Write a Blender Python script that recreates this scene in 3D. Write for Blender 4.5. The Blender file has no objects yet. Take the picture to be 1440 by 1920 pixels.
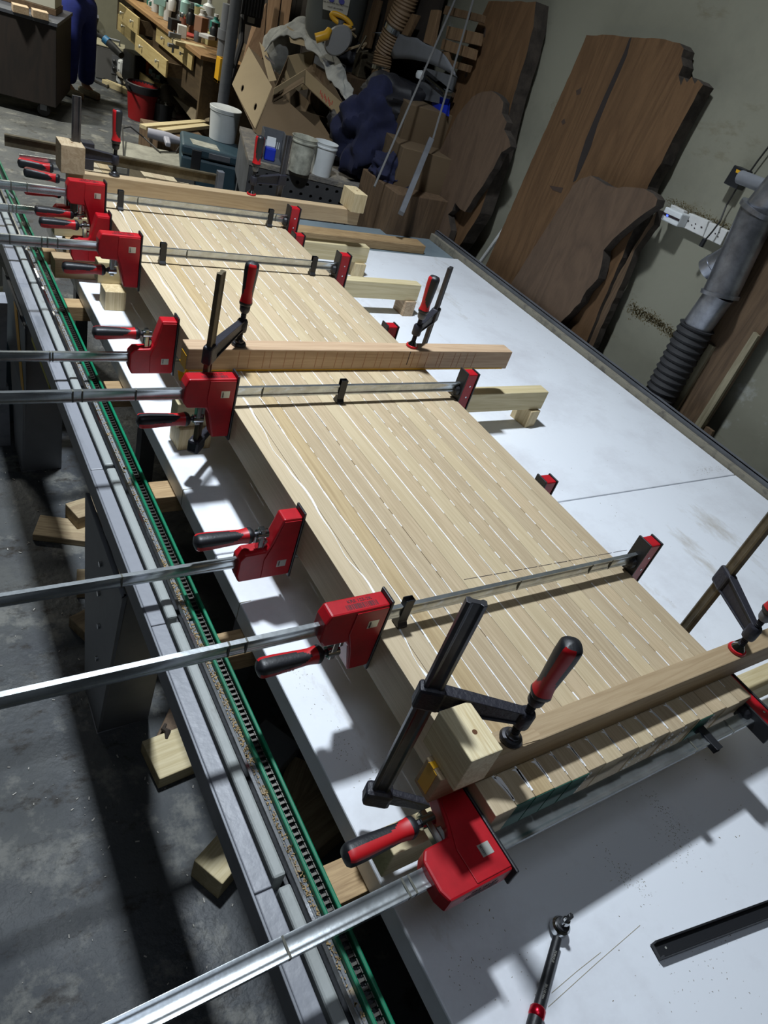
import bpy, bmesh, math, random
from math import sin, cos, pi, radians
from mathutils import Vector as V, Matrix
random.seed(7)
S = bpy.context.scene
COL = S.collection
# ---------------------------------------------------------------- camera
CAM = V((0, 0, 2.05)); FPX = 1330.0
AZ, PIT, ROL = .734, .626, .3485
_f = V((sin(AZ)*cos(PIT), cos(AZ)*cos(PIT), -sin(PIT)))
_r = V((cos(AZ), -sin(AZ), 0)); _u = _r.cross(_f)
RR = cos(ROL)*_r + sin(ROL)*_u; UU = -sin(ROL)*_r + cos(ROL)*_u
cd = bpy.data.cameras.new('camera'); cam = bpy.data.objects.new('camera', cd); COL.objects.link(cam)
cd.sensor_fit = 'HORIZONTAL'; cd.sensor_width = 36; cd.lens = 36*FPX/1440; cd.clip_start = .02
M = Matrix((RR, UU, -_f)).transposed().to_4x4(); M.translation = CAM
cam.matrix_world = M; S.camera = cam
# ---------------------------------------------------------------- world and lights
w = bpy.data.worlds.new('world'); S.world = w; w.use_nodes = True
w.node_tree.nodes['Background'].inputs[0].default_value = (.75, .8, 1, 1)
w.node_tree.nodes['Background'].inputs[1].default_value = .02
S.view_settings.view_transform = 'Standard'; S.view_settings.look = 'None'
S.view_settings.exposure = 0; S.view_settings.gamma = 1; S.view_settings.use_curve_mapping = False
def area(name, loc, sx, sy, power, col=(.86, .93, 1), spread=180):
    l = bpy.data.lights.new(name, 'AREA'); l.shape = 'RECTANGLE'; l.size = sx; l.size_y = sy
    l.energy = power; l.color = col; l.spread = radians(spread)
    o = bpy.data.objects.new(name, l); o.location = loc; COL.objects.link(o); return o
area('lamp_main', (.72, 2.2, 4.9), .26, .26, 100, (.84, .92, 1), 110)
area('lamp_rear', (-.7, 7.6, 4.9), .6, .3, 240, (1, .98, .88), 108)
area('fill_back', (1.7, 9.9, 4.2), .8, .2, 85, (1, .98, .84), 140)  # added fill without a known fixture, brightens the back wall
area('fill_front', (-.3, -.3, 4.95), 2.4, 1.6, 9, (.74, .84, 1), 105)  # added soft overhead fill, lightens the shadows around the table
# ---------------------------------------------------------------- pixel helpers (world points)
def ray(px, py): return RR*((px-720)/FPX) - UU*((py-960)/FPX) + _f
def Z(px, py, z):
    d = ray(px, py); return CAM + d*((z-CAM.z)/d.z)
def X(px, py, x):
    d = ray(px, py); return CAM + d*((x-CAM.x)/d.x)
def D(px, py, t):
    d = ray(px, py)
    return CAM + d*min(t, (3.06-CAM.x)/d.x if d.x > .01 else t)   # stay on this side of the right wall
# ---------------------------------------------------------------- materials
MATS = {}
def mat(name, col, rough=.6, metal=0, bump=0, bscale=60, var=0, vscale=8, col2=None, emit=0, spec=.5, alpha=None, trans=0, rnd=0):
    if name in MATS: return MATS[name]
    m = bpy.data.materials.new(name); m.use_nodes = True; nt = m.node_tree; N = nt.nodes; L = nt.links
    b = N['Principled BSDF']; b.inputs['Roughness'].default_value = rough; b.inputs['Metallic'].default_value = metal
    b.inputs['Specular IOR Level'].default_value = spec
    b.inputs['Base Color'].default_value = (*col, 1)
    if trans: b.inputs['Transmission Weight'].default_value = trans
    if emit:
        b.inputs['Emission Color'].default_value = (*col, 1); b.inputs['Emission Strength'].default_value = emit
    tc = N.new('ShaderNodeTexCoord')
    if var or col2:
        n = N.new('ShaderNodeTexNoise'); n.inputs['Scale'].default_value = vscale; n.inputs['Detail'].default_value = 6; n.inputs['Roughness'].default_value = .65
        L.new(tc.outputs['Object'], n.inputs['Vector'])
        r = N.new('ShaderNodeValToRGB'); c2 = col2 or tuple(c*(1-var) for c in col)
        r.color_ramp.elements[0].position = .35; r.color_ramp.elements[1].position = .65
        r.color_ramp.elements[0].color = (*c2, 1); r.color_ramp.elements[1].color = (*col, 1)
        L.new(n.outputs['Fac'], r.inputs['Fac']); L.new(r.outputs['Color'], b.inputs['Base Color'])
    if bump:
        n2 = N.new('ShaderNodeTexNoise'); n2.inputs['Scale'].default_value = bscale; n2.inputs['Detail'].default_value = 4
        L.new(tc.outputs['Object'], n2.inputs['Vector'])
        bp = N.new('ShaderNodeBump'); bp.inputs['Strength'].default_value = bump; bp.inputs['Distance'].default_value = .004
        L.new(n2.outputs['Fac'], bp.inputs['Height']); L.new(bp.outputs['Normal'], b.inputs['Normal'])
    MATS[name] = m; return m
def wood(name, c1, c2, axis='y', scale=14, stretch=.06, rough=.6, fine=.35, rnd=.12, dark=None, knot=0):
    """grain running along axis; every object gets its own offset and tint"""
    if name in MATS: return MATS[name]
    m = bpy.data.materials.new(name); m.use_nodes = True; nt = m.node_tree; N = nt.nodes; L = nt.links
    b = N['Principled BSDF']; b.inputs['Roughness'].default_value = rough; b.inputs['Specular IOR Level'].default_value = .3
    tc = N.new('ShaderNodeTexCoord'); oi = N.new('ShaderNodeObjectInfo')
    mul = N.new('ShaderNodeMath'); mul.operation = 'MULTIPLY'; mul.inputs[1].default_value = 37.0; L.new(oi.outputs['Random'], mul.inputs[0])
    add = N.new('ShaderNodeVectorMath'); add.operation = 'ADD'; L.new(tc.outputs['Object'], add.inputs[0]); L.new(mul.outputs[0], add.inputs[1])
    mp = N.new('ShaderNodeMapping'); s = [scale]*3; s['xyz'.index(axis)] = scale*stretch; mp.inputs['Scale'].default_value = s
    L.new(add.outputs[0], mp.inputs['Vector'])
    n1 = N.new('ShaderNodeTexNoise'); n1.inputs['Scale'].default_value = 1.0; n1.inputs['Detail'].default_value = 3; n1.inputs['Distortion'].default_value = 1.2
    L.new(mp.outputs[0], n1.inputs['Vector'])
    # rings
    m2 = N.new('ShaderNodeMath'); m2.operation = 'MULTIPLY'; m2.inputs[1].default_value = 9; L.new(n1.outputs['Fac'], m2.inputs[0])
    fr = N.new('ShaderNodeMath'); fr.operation = 'PINGPONG'; fr.inputs[1].default_value = 1; L.new(m2.outputs[0], fr.inputs[0])
    n2 = N.new('ShaderNodeTexNoise'); n2.inputs['Scale'].default_value = 16; n2.inputs['Detail'].default_value = 3; L.new(mp.outputs[0], n2.inputs['Vector'])
    mx = N.new('ShaderNodeMath'); mx.operation = 'MULTIPLY_ADD'; mx.inputs[1].default_value = fine*2; L.new(n2.outputs['Fac'], mx.inputs[0])
    m3 = N.new('ShaderNodeMath'); m3.operation = 'MULTIPLY_ADD'; m3.inputs[1].default_value = .5; m3.inputs[2].default_value = .25-fine
    L.new(fr.outputs[0], m3.inputs[0]); L.new(m3.outputs[0], mx.inputs[2])
    r = N.new('ShaderNodeValToRGB'); r.color_ramp.elements[0].color = (*c2, 1); r.color_ramp.elements[1].color = (*c1, 1)
    r.color_ramp.elements[0].position = .1; r.color_ramp.elements[1].position = .8
    L.new(mx.outputs[0], r.inputs['Fac'])
    hs = N.new('ShaderNodeHueSaturation'); L.new(r.outputs['Color'], hs.inputs['Color'])
    mr = N.new('ShaderNodeMapRange'); mr.inputs['To Min'].default_value = 1-rnd; mr.inputs['To Max'].default_value = 1+rnd
    L.new(oi.outputs['Random'], mr.inputs['Value']); L.new(mr.outputs[0], hs.inputs['Value'])
    L.new(hs.outputs['Color'], b.inputs['Base Color'])
    bp = N.new('ShaderNodeBump'); bp.inputs['Strength'].default_value = .12; bp.inputs['Distance'].default_value = .002
    L.new(n2.outputs['Fac'], bp.inputs['Height']); L.new(bp.outputs['Normal'], b.inputs['Normal'])
    MATS[name] = m; return m
def layered(name, base, layers, rough=.6, bump=.15, bscale=30, spec=.5, rmix=None):
    """base colour with layers (noise scale, lo, hi, colour, vec scale)"""
    m = bpy.data.materials.new(name); m.use_nodes = True; nt = m.node_tree; N = nt.nodes; L = nt.links
    b = N['Principled BSDF']; b.inputs['Roughness'].default_value = rough; b.inputs['Specular IOR Level'].default_value = spec
    tc = N.new('ShaderNodeTexCoord'); prev = None
    for i, (sc, lo, hi, col, vs, kind) in enumerate(layers):
        mp = N.new('ShaderNodeMapping'); mp.inputs['Scale'].default_value = vs; mp.inputs['Location'].default_value = (i*3.7, i*1.3, i*2.1)
        L.new(tc.outputs['Object'], mp.inputs['Vector'])
        if kind == 'v':
            n = N.new('ShaderNodeTexVoronoi'); n.inputs['Scale'].default_value = sc; out = n.outputs['Distance']
        else:
            n = N.new('ShaderNodeTexNoise'); n.inputs['Scale'].default_value = sc; n.inputs['Detail'].default_value = 7; n.inputs['Roughness'].default_value = .7; out = n.outputs['Fac']
        L.new(mp.outputs[0], n.inputs['Vector'])
        mr = N.new('ShaderNodeMapRange'); mr.inputs['From Min'].default_value = lo; mr.inputs['From Max'].default_value = hi
        L.new(out, mr.inputs['Value'])
        mx = N.new('ShaderNodeMix'); mx.data_type = 'RGBA'; mx.inputs['B'].default_value = (*col, 1)
        if prev is None: mx.inputs['A'].default_value = (*base, 1)
        else: L.new(prev, mx.inputs['A'])
        L.new(mr.outputs[0], mx.inputs['Factor']); prev = mx.outputs['Result']
    L.new(prev, b.inputs['Base Color'])
    n = N.new('ShaderNodeTexNoise'); n.inputs['Scale'].default_value = bscale; n.inputs['Detail'].default_value = 6; L.new(tc.outputs['Object'], n.inputs['Vector'])
    bp = N.new('ShaderNodeBump'); bp.inputs['Strength'].default_value = bump; bp.inputs['Distance'].default_value = .01
    L.new(n.outputs['Fac'], bp.inputs['Height']); L.new(bp.outputs['Normal'], b.inputs['Normal'])
    if rmix:
        n = N.new('ShaderNodeTexNoise'); n.inputs['Scale'].default_value = 2.5; n.inputs['Detail'].default_value = 5; L.new(tc.outputs['Object'], n.inputs['Vector'])
        mr = N.new('ShaderNodeMapRange'); mr.inputs['From Min'].default_value = .35; mr.inputs['From Max'].default_value = .65; mr.inputs['To Min'].default_value = rmix[0]; mr.inputs['To Max'].default_value = rmix[1]
        L.new(n.outputs['Fac'], mr.inputs['Value']); L.new(mr.outputs[0], b.inputs['Roughness'])
    MATS[name] = m; return m
one = (1, 1, 1)
OAK = wood('oak', (.70, .55, .36), (.50, .36, .20), 'y', 34, .035, rough=.5, rnd=.16)
OAKX = wood('oak_crosswise', (.46, .345, .21), (.36, .255, .145), 'x', 26, .05, rnd=.06)
ASHX = wood('reddish_oak', (.52, .37, .24), (.39, .26, .16), 'x', 22, .05, rnd=.05)
PINEX = wood('pine_crosswise', (.62, .53, .33), (.48, .39, .21), 'x', 20, .05, rnd=.06)
PINEY = wood('pine_lengthwise', (.78, .68, .45), (.56, .43, .22), 'y', 34, .05, rnd=.04)
PINEZ = wood('pine_upright', (.66, .54, .33), (.48, .36, .19), 'z', 26, .08, rnd=.1)
BROWNX = wood('brown_block', (.46, .32, .17), (.28, .18, .09), 'x', 30, .08, rnd=.15)
SCRAP = wood('scrap_wood', (.42, .33, .20), (.24, .17, .10), 'x', 20, .1, rnd=.3)
DARKW = wood('dark_wood', (.13, .085, .05), (.07, .045, .028), 'z', 12, .08, rnd=.15)
SLABW = wood('slab_timber', (.135, .075, .035), (.085, .046, .021), 'z', 7, .12, rough=.75, rnd=.05)
SLABG = wood('greyed_slab_timber', (.12, .078, .05), (.082, .053, .035), 'z', 6, .2, rough=.8, rnd=.05)
BARK = mat('bark', (.055, .042, .032), .95, bump=1, bscale=25, var=.6, vscale=14)
RED = mat('red_paint', (.47, .008, .016), .38, spec=.4, var=.2, vscale=30)
REDH = mat('red_grip', (.52, .010, .015), .42)
BLK = mat('black_plastic', (.012, .013, .016), .45, bump=.1, bscale=200)
CAST = mat('black_casting', (.016, .016, .024), .5, bump=.35, bscale=140)
ZINC = mat('zinc_bar', (.60, .64, .66), .26, metal=.9, bump=.05, bscale=90, var=.28, vscale=22)
STEEL = mat('dark_steel', (.11, .11, .12), .38, metal=.85, bump=.08, bscale=60, var=.3, vscale=14)
OLDST = mat('old_steel', (.17, .14, .09), .55, metal=.6, bump=.2, bscale=80, var=.5, vscale=18)
CHROME = mat('chrome', (.62, .64, .66), .16, metal=1, var=.3, vscale=30)
GREY = mat('grey_paint', (.20, .21, .23), .5, var=.15, vscale=9)
GREYD = mat('grey_metal', (.17, .18, .20), .5, metal=.3, var=.3, vscale=7)
GLUE = mat('white_glue', (.92, .92, .92), .5)
GREEN = mat('green_paint', (.005, .085, .055), .5)
GREENR = mat('green_plastic', (.0, .20, .095), .4, var=.35, vscale=10)
YEL = mat('yellow_tape', (.75, .40, .01), .4)
PENC = mat('pencil', (.06, .05, .05), .8)
PLATE = mat('steel_plate', (.55, .55, .50), .35, metal=.5)
INK = mat('ink', (.02, .01, .015), .6)
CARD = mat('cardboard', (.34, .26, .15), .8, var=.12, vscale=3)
CARDD = mat('brown_and_shaded_cardboard', (.12, .08, .042), .85, var=.15, vscale=3)  # dark brown cartons, and shade painted on sides turned from the light
WHITEP = mat('white_plastic', (.72, .75, .76), .4, var=.08, vscale=12)
DIRTYP = mat('dirty_plastic', (.55, .55, .46), .5, var=.55, vscale=16)
NAVY = mat('navy_cloth', (.008, .011, .045), .9, bump=.5, bscale=12, var=.4, vscale=7)
TARP = mat('black_cloth', (.012, .012, .016), .6, bump=.5, bscale=10)
BLANK = mat('grey_blanket', (.40, .40, .37), .95, bump=.6, bscale=40, var=.3, vscale=12)
TEALC = mat('teal_case', (.035, .075, .10), .5, var=.3, vscale=5)
ORANGE = mat('orange_plastic', (.75, .20, .01), .4)
YELP = mat('yellow_plastic', (.75, .40, .02), .4)
BLUEP = mat('blue_plastic', (.01, .035, .50), .35)
RUB = mat('rubber', (.02, .02, .022), .7)
GALV = mat('galvanised', (.42, .44, .49), .34, metal=.85, var=.5, vscale=9, bump=.05)
CABLE = mat('cable', (.015, .014, .013), .6)
WHT = mat('white_socket', (.70, .70, .68), .4, var=.1, vscale=20)
SKIN = mat('skin', (.45, .27, .18), .6)
TABLE = layered('table_top', (.80, .83, .88), [
    (2.2, .48, .72, (.66, .67, .71), one, 'n'),
    (5, .60, .76, (.52, .49, .45), (1, .4, 1), 'n'),
    (16, .68, .76, (.40, .35, .27), (1, 3, 1), 'n'),
    (30, .72, .76, (.22, .20, .17), (3, 1, 1), 'n'),
    (90, .74, .77, (.10, .09, .08), one, 'n')], rough=.42, bump=.05, bscale=40)
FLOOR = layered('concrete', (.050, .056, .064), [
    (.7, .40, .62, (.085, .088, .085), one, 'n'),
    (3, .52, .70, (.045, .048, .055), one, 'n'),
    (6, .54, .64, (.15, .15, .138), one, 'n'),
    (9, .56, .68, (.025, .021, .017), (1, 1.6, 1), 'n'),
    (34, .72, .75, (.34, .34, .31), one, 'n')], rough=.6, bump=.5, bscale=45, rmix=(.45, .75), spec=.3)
WALL = layered('plaster', (.245, .24, .183), [
    (.8, .45, .70, (.18, .175, .137), one, 'n'),
    (2.4, .60, .74, (.17, .145, .09), (1, 1, 2.5), 'n'),
    (9, .68, .78, (.14, .12, .08), one, 'n'),
    (1.7, .64, .72, (.40, .41, .38), one, 'n')], rough=.85, bump=.2, bscale=9)
DUST = layered('dusty_metal', (.19, .20, .21), [(30, .55, .66, (.30, .24, .16), one, 'n'), (9, .5, .7, (.20, .20, .20), one, 'n')], rough=.8, bump=.5, bscale=120)
RAILW = layered('worn_white_paint', (.31, .33, .32), [(12, .55, .68, (.19, .19, .175), (1, .4, 1), 'n')], rough=.5)
ALU = layered('aluminium_rail', (.25, .26, .29), [(14, .5, .7, (.17, .18, .20), (1, .2, 1), 'n')], rough=.4)
# ---------------------------------------------------------------- mesh helpers
class MB:
    def __init__(s): s.v = []; s.f = []
    def add(s, vs, fs):
        n = len(s.v); s.v += [tuple(v) for v in vs]; s.f += [tuple(i+n for i in f) for f in fs]; return s
    def box(s, c, d, rot=None):
        hx, hy, hz = d[0]/2, d[1]/2, d[2]/2; c = V(c); R = rot or Matrix.Identity(3)
        vs = [c + R @ V((x*hx, y*hy, z*hz)) for z in (-1, 1) for y in (-1, 1) for x in (-1, 1)]
        return s.add(vs, [(0, 2, 3, 1), (4, 5, 7, 6), (0, 1, 5, 4), (2, 6, 7, 3), (0, 4, 6, 2), (1, 3, 7, 5)])
    def bb(s, a, b):
        a, b = V(a), V(b); return s.box((a+b)/2, b-a)
    def prism(s, pts, ext):
        pts = [V(p) for p in pts]; e = V(ext); n = len(pts)
        fs = [tuple(range(n))[::-1], tuple(range(n, 2*n))] + [(i, (i+1) % n, n+(i+1) % n, n+i) for i in range(n)]
        return s.add(pts + [p+e for p in pts], fs)
    def tube(s, path, r, n=8, cap=True):
        path = [V(p) for p in path]; rs = r if isinstance(r, (list, tuple)) else [r]*len(path)
        base = len(s.v); up = None; vs = []
        for i, p in enumerate(path):
            t = (path[min(i+1, len(path)-1)] - path[max(i-1, 0)])
            t = t.normalized() if t.length > 1e-9 else V((0, 0, 1))
            if up is None: up = t.orthogonal().normalized()
            up = (up - t*up.dot(t)); up = up.normalized() if up.length > 1e-6 else t.orthogonal().normalized()
            b = t.cross(up)
            vs += [p + (up*cos(2*pi*k/n) + b*sin(2*pi*k/n))*rs[i] for k in range(n)]
        fs = []
        for i in range(len(path)-1):
            for k in range(n): fs.append((i*n+k, i*n+(k+1) % n, (i+1)*n+(k+1) % n, (i+1)*n+k))
        if cap: fs += [tuple(range(n))[::-1], tuple(range((len(path)-1)*n, len(path)*n))]
        return s.add(vs, fs)
    def lathe(s, prof, c=(0, 0, 0), n=24, axis=None):
        """prof: (radius, height) list"""
        c = V(c); R = axis or Matrix.Identity(3); vs = []
        for r, z in prof: vs += [c + R @ V((r*cos(2*pi*k/n), r*sin(2*pi*k/n), z)) for k in range(n)]
        fs = [(i*n+k, i*n+(k+1) % n, (i+1)*n+(k+1) % n, (i+1)*n+k) for i in range(len(prof)-1) for k in range(n)]
        if prof[0][0] > 1e-5: fs.append(tuple(range(n))[::-1])
        if prof[-1][0] > 1e-5: fs.append(tuple(range((len(prof)-1)*n, len(prof)*n)))
        return s.add(vs, fs)
    def build(s, name, m, parent=None, bevel=0, smooth=False, loc=None, weld=True):
        me = bpy.data.meshes.new(name); me.from_pydata(s.v, [], s.f)
        b = bmesh.new(); b.from_mesh(me)
        if weld: bmesh.ops.remove_doubles(b, verts=b.verts, dist=1e-5)
        bmesh.ops.recalc_face_normals(b, faces=b.faces); b.to_mesh(me); b.free()
        if loc is not None:
            me.transform(Matrix.Translation(-V(loc)))
        me.materials.append(m)
        o = bpy.data.objects.new(name, me); COL.objects.link(o)
        if loc is not None: o.location = loc
        if parent: o.parent = parent
        if smooth:
            for p in me.polygons: p.use_smooth = True
            me.set_sharp_from_angle(angle=radians(40))
        if bevel:
            md = o.modifiers.new('bevel', 'BEVEL'); md.width = bevel; md.segments = 2; md.limit_method = 'ANGLE'; md.angle_limit = radians(35)
        return o
def tag(o, label, cat, group=None, kind=None):
    if label: o['label'] = label
    if cat: o['category'] = cat
    if group: o['group'] = group
    if kind: o['kind'] = kind
    return o
def thing(name, label, cat, loc=(0, 0, 0), rz=0, group=None):
    o = bpy.data.objects.new(name, None); COL.objects.link(o); o.empty_display_size = .05
    o.location = loc; o.rotation_euler = (0, 0, rz); return tag(o, label, cat, group)
def struct(name, mb, m, **k):
    o = mb.build(name, m, **k); o['kind'] = 'structure'; return o
def RZ(a): return Matrix.Rotation(a, 3, 'Z')
def dup(root, label, loc, rz=0, group=None):
    r = root.copy(); COL.objects.link(r); r.location = loc; r.rotation_euler = (0, 0, rz); r['label'] = label
    if group: r['group'] = group
    for ch in list(root.children):
        c = ch.copy(); COL.objects.link(c); c.parent = r
        for g in ch.children:
            d = g.copy(); COL.objects.link(d); d.parent = c
    return r
def text(body, size, mtx, m, parent, name='lettering', ext=.0002):
    c = bpy.data.curves.new(name, 'FONT'); c.body = body; c.size = size; c.extrude = ext; c.align_x = 'CENTER'; c.align_y = 'CENTER'
    c.resolution_u = 2; c.materials.append(m)
    q = bpy.data.objects.new(name, c); COL.objects.link(q); me = bpy.data.meshes.new_from_object(q); bpy.data.objects.remove(q)
    o = bpy.data.objects.new(name, me); COL.objects.link(o); o.parent = parent; o.matrix_local = mtx; o['kind'] = 'stuff'; return o
def frame(loc, x, y):
    x = V(x).normalized(); y = V(y); y = (y - x*x.dot(y)).normalized(); z = x.cross(y)
    m = Matrix((x, y, z)).transposed().to_4x4(); m.translation = V(loc); return m
# ================================================================ SETTING
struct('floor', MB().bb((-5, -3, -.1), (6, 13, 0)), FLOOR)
struct('ceiling', MB().bb((-5, -3, 5.2), (6, 13, 5.3)), mat('ceiling_paint', (.30, .30, .30), .9, var=.1))
WX = 3.27
struct('wall_right', MB().bb((WX, -3, 0), (WX+.2, 13, 5.2)), WALL)
struct('wall_left', MB().bb((-5.2, -3, 0), (-5, 13, 5.2)), WALL)
struct('wall_front', MB().bb((-5, -3.2, 0), (6, -3, 5.2)), WALL)
YB = 11.1
struct('wall_back', MB().bb((-5, YB, 0), (WX, YB+.2, 5.2)), WALL)
# ================================================================ WHITE TABLE
TZ = .79
tbl = thing('assembly_table', 'large white-topped assembly table with a pale rim along its right side', 'table', (1.8, 1.2, 0))
def tpart(name, mb, m, **k):
    o = mb.build(name, m, **k); o.parent = tbl; o.location = o.location - tbl.location; return o
def off(mb):  # mesh vertices in world -> relative to table origin handled by loc
    return mb
for nm, x0, x1, y0, y1 in (('top_slab', .612, 2.962, -.55, 1.222), ('top_slab', .612, 2.962, 1.226, 3.44)):
    tpart(nm, MB().bb((x0, y0, TZ-.062), (x1, y1, TZ)), TABLE, bevel=.004, loc=((x0+x1)/2, (y0+y1)/2, TZ-.03))
for y in (1.052, 1.492, 2.402):
    tpart('edge_joint', MB().bb((.6114, y-.0012, TZ-.060), (.640, y+.0012, TZ+.0003)), mat('joint_dirt', (.20, .19, .14), .9), loc=(.62, y, TZ-.03))
tpart('rim_board', MB().bb((2.966, -.55, .70), (2.992, 3.86, .815)), layered('dusty_rim', (.24, .22, .17), [(20, .5, .65, (.13, .12, .10), one, 'n')], rough=.9), bevel=.002, loc=(2.98, 1.6, .76))
tpart('rim_angle', MB().bb((2.993, -.55, .70), (2.997, 3.86, .838)).bb((2.993, -.55, .834), (3.02, 3.86, .838)), GREYD, loc=(3, 1.6, .76))
tpart('sheet_end', MB().bb((1.10, 3.443, TZ-.07), (2.962, 3.86, TZ-.015)), mat('grey_blue_sheet', (.22, .28, .32), .35, var=.25, vscale=3), loc=(2, 3.65, .75))
for i, y in enumerate((.395, .985, 1.575, 2.13, 2.74, 3.25)):
    x0 = (.535, .55, .555, .56, .555, .56)[i]
    tpart('joist', MB().bb((x0, y-.035, TZ-.062-.058), (2.95, y+.04, TZ-.0625)), BROWNX, bevel=.002, loc=(1.8, y, .70))
for x in (.80, 2.85):
    tpart('side_rail', MB().bb((x-.025, -.5, .57), (x+.025, 3.8, .669)), GREYD, loc=(x, 1.6, .62))
for y in (-.4, 1.3, 2.4, 3.6):
    for x in (.80, 2.85): tpart('leg', MB().bb((x-.03, y-.03, 0), (x+.03, y+.03, .5698)), GREYD, loc=(x, y, .3))
# ================================================================ BEARERS AND BLOCKS UNDER THE PANEL
PB, PT = .945, 1.05
bear = []
names = ['front end of the panel', 'wide pine bearer nearest the clamped reddish beam', 'panel behind the middle beam', 'far end of the panel']
BY = [(.332, .382, .58, 2.12), (1.682, 1.735, .64, 2.128), (2.628, 2.68, .64, 2.104), (3.045, 3.10, .57, 2.045)]
BL = ['pale pine bearer sticking out at the right below the front end of the panel',
      'pine bearer with oval grain sticking out right of the panel beside the middle beam',
      'plain yellow pine bearer sticking out right, second from the far end',
      'yellow pine bearer sticking out right at the far end of the panel']
for (y0, y1, x0, x1), lb in zip(BY, BL):
    tag(MB().bb((x0, y0, PB-.08), (x1, y1, PB-.0004)).build('pine_bearer', PINEX, bevel=.0025, loc=((x0+x1)/2, y0, PB-.08)), lb, 'bearer', 'bearers under the panel')
def block(x, y, dx, dy, z0, z1, m, label, rz=0, name='support_block'):
    o = MB().box((0, 0, (z1-z0)/2), (dx, dy, z1-z0)).build(name, m, bevel=.002); o.location = (x, y, z0); o.rotation_euler = (0, 0, rz)
    return tag(o, label, 'block', 'blocks under the bearers')
B0 = PB-.0808
block(2.03, .358, .05, .085, TZ, B0, PINEZ, 'small pine block under the right end of the front bearer')
block(2.085, 1.712, .055, .09, TZ, B0, PINEZ, 'pale pine block under the right end of the bearer beside the middle beam', .12)
block(2.065, 2.66, .062, .085, TZ, B0, wood('walnutish_block', (.55, .42, .28), (.30, .2, .12), 'y', 30, .1), 'brown-sided block under the right end of the second bearer from the far end', .06)
block(2.01, 3.07, .06, .085, TZ, B0, PINEZ, 'light block with dark knot under the right end of the farthest bearer', -.1)
block(.75, .36, .06, .07, TZ, B0, PINEZ, 'pine block under the left end of the front bearer beside the near clamp')
block(.70, 1.71, .10, .075, TZ, B0, PINEZ, 'wide pine block under the bearer left of the panel near the middle beam', .03)
block(.69, 2.60, .075, .08, TZ, B0, PINEZ, 'upright pine block left of the panel below the second red clamp')
block(.66, 3.06, .10, .08, TZ, B0, BROWNX, 'brown block left of the panel below the farthest red clamp')
tag(MB().box((0, 0, .035), (.20, .085, .07)).build('packing_block', OAKX, bevel=.002), 'brown oak packing block behind the small red clamp at far left', 'block').location = (.63, 2.86, TZ)
# ================================================================ LAMINATED OAK PANEL
EX = [.719, .767, .811, .856, .899, .945, .992, 1.040, 1.088, 1.137, 1.187, 1.235, 1.284, 1.332, 1.380, 1.427, 1.476]
panel = thing('laminated_oak_panel', 'long laminated oak panel of narrow staves with white glue lines on the bearers', 'worktop', (1.0975, .29, PB))
PO = panel.location
tints = [wood('oak_%s' % n, c1, c2, 'y', sc, .02, rough=.5, rnd=.07, fine=fi) for n, c1, c2, sc, fi in (
    ('pale', (.56, .455, .305), (.46, .365, .235), 40, .5), ('honey', (.52, .41, .27), (.41, .315, .195), 46, .55),
    ('grey', (.50, .40, .265), (.39, .30, .19), 52, .6), ('brown', (.46, .35, .20), (.34, .245, .13), 44, .5), ('light', (.545, .445, .29), (.45, .355, .22), 36, .45))]
pick = [0, 0, 3, 1, 2, 1, 4, 1, 4, 1, 2, 4, 2, 1, 0, 2]
fend = [.290, .2925, .292, .2915, .2905, .293, .292, .2945, .293, .296, .2935, .295, .292, .293, .2905, .292]
bend = [3.50, 3.50, 3.50, 3.22, 3.22, 3.14, 3.58, 3.58, 3.56, 3.33, 3.32, 3.12, 3.12, 3.12, 3.10, 3.10]
rs = random.Random(3)
for i in range(16):
    x0, x1 = EX[i]+.0004, EX[i+1]-.0004
    dz = rs.uniform(-.0006, .0004)
    o = MB().bb((x0, fend[i], PB+rs.uniform(0, .001)), (x1, bend[i], PT+dz)).build('stave', tints[pick[i]], bevel=.0012, loc=((x0+x1)/2, 1.7, PB))
    o.parent = panel; o.location = o.location - PO
def seam(pts, wid, name='glue_line', gaps=0, m=GLUE):
    """thin bead on the top: pts list of (x,y), width function"""
    mb = MB(); n = len(pts)
    for i in range(n-1):
        if gaps and rs.random() < gaps: continue
        (xa, ya), (xb, yb) = pts[i], pts[i+1]; wa, wb = wid(i), wid(i+1)
        z0, z1 = PT-.002, PT+.0009
        mb.add([(xa-wa, ya, z0), (xa+wa, ya, z0), (xb+wb, yb, z0), (xb-wb, yb, z0), (xa-wa*.8, ya, z1), (xa+wa*.8, ya, z1), (xb+wb*.8, yb, z1), (xb-wb*.8, yb, z1)],
               [(4, 5, 6, 7), (0, 1, 5, 4), (1, 2, 6, 5), (2, 3, 7, 6), (3, 0, 4, 7)])
    o = mb.build(name, m, loc=(pts[0][0], 1.7, PT)); o.parent = panel; o.location = o.location - PO
    if gaps: o['kind'] = 'stuff'
def wob(base, amp, y0, y1, step, seed):
    r = random.Random(seed); ph = [r.uniform(0, 6) for _ in range(3)]; out = []; y = y0
    while y < y1:
        out.append((base + amp*(sin(y*9+ph[0])*.6 + sin(y*23+ph[1])*.3 + sin(y*61+ph[2])*.15), y)); y += step
    return out
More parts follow.
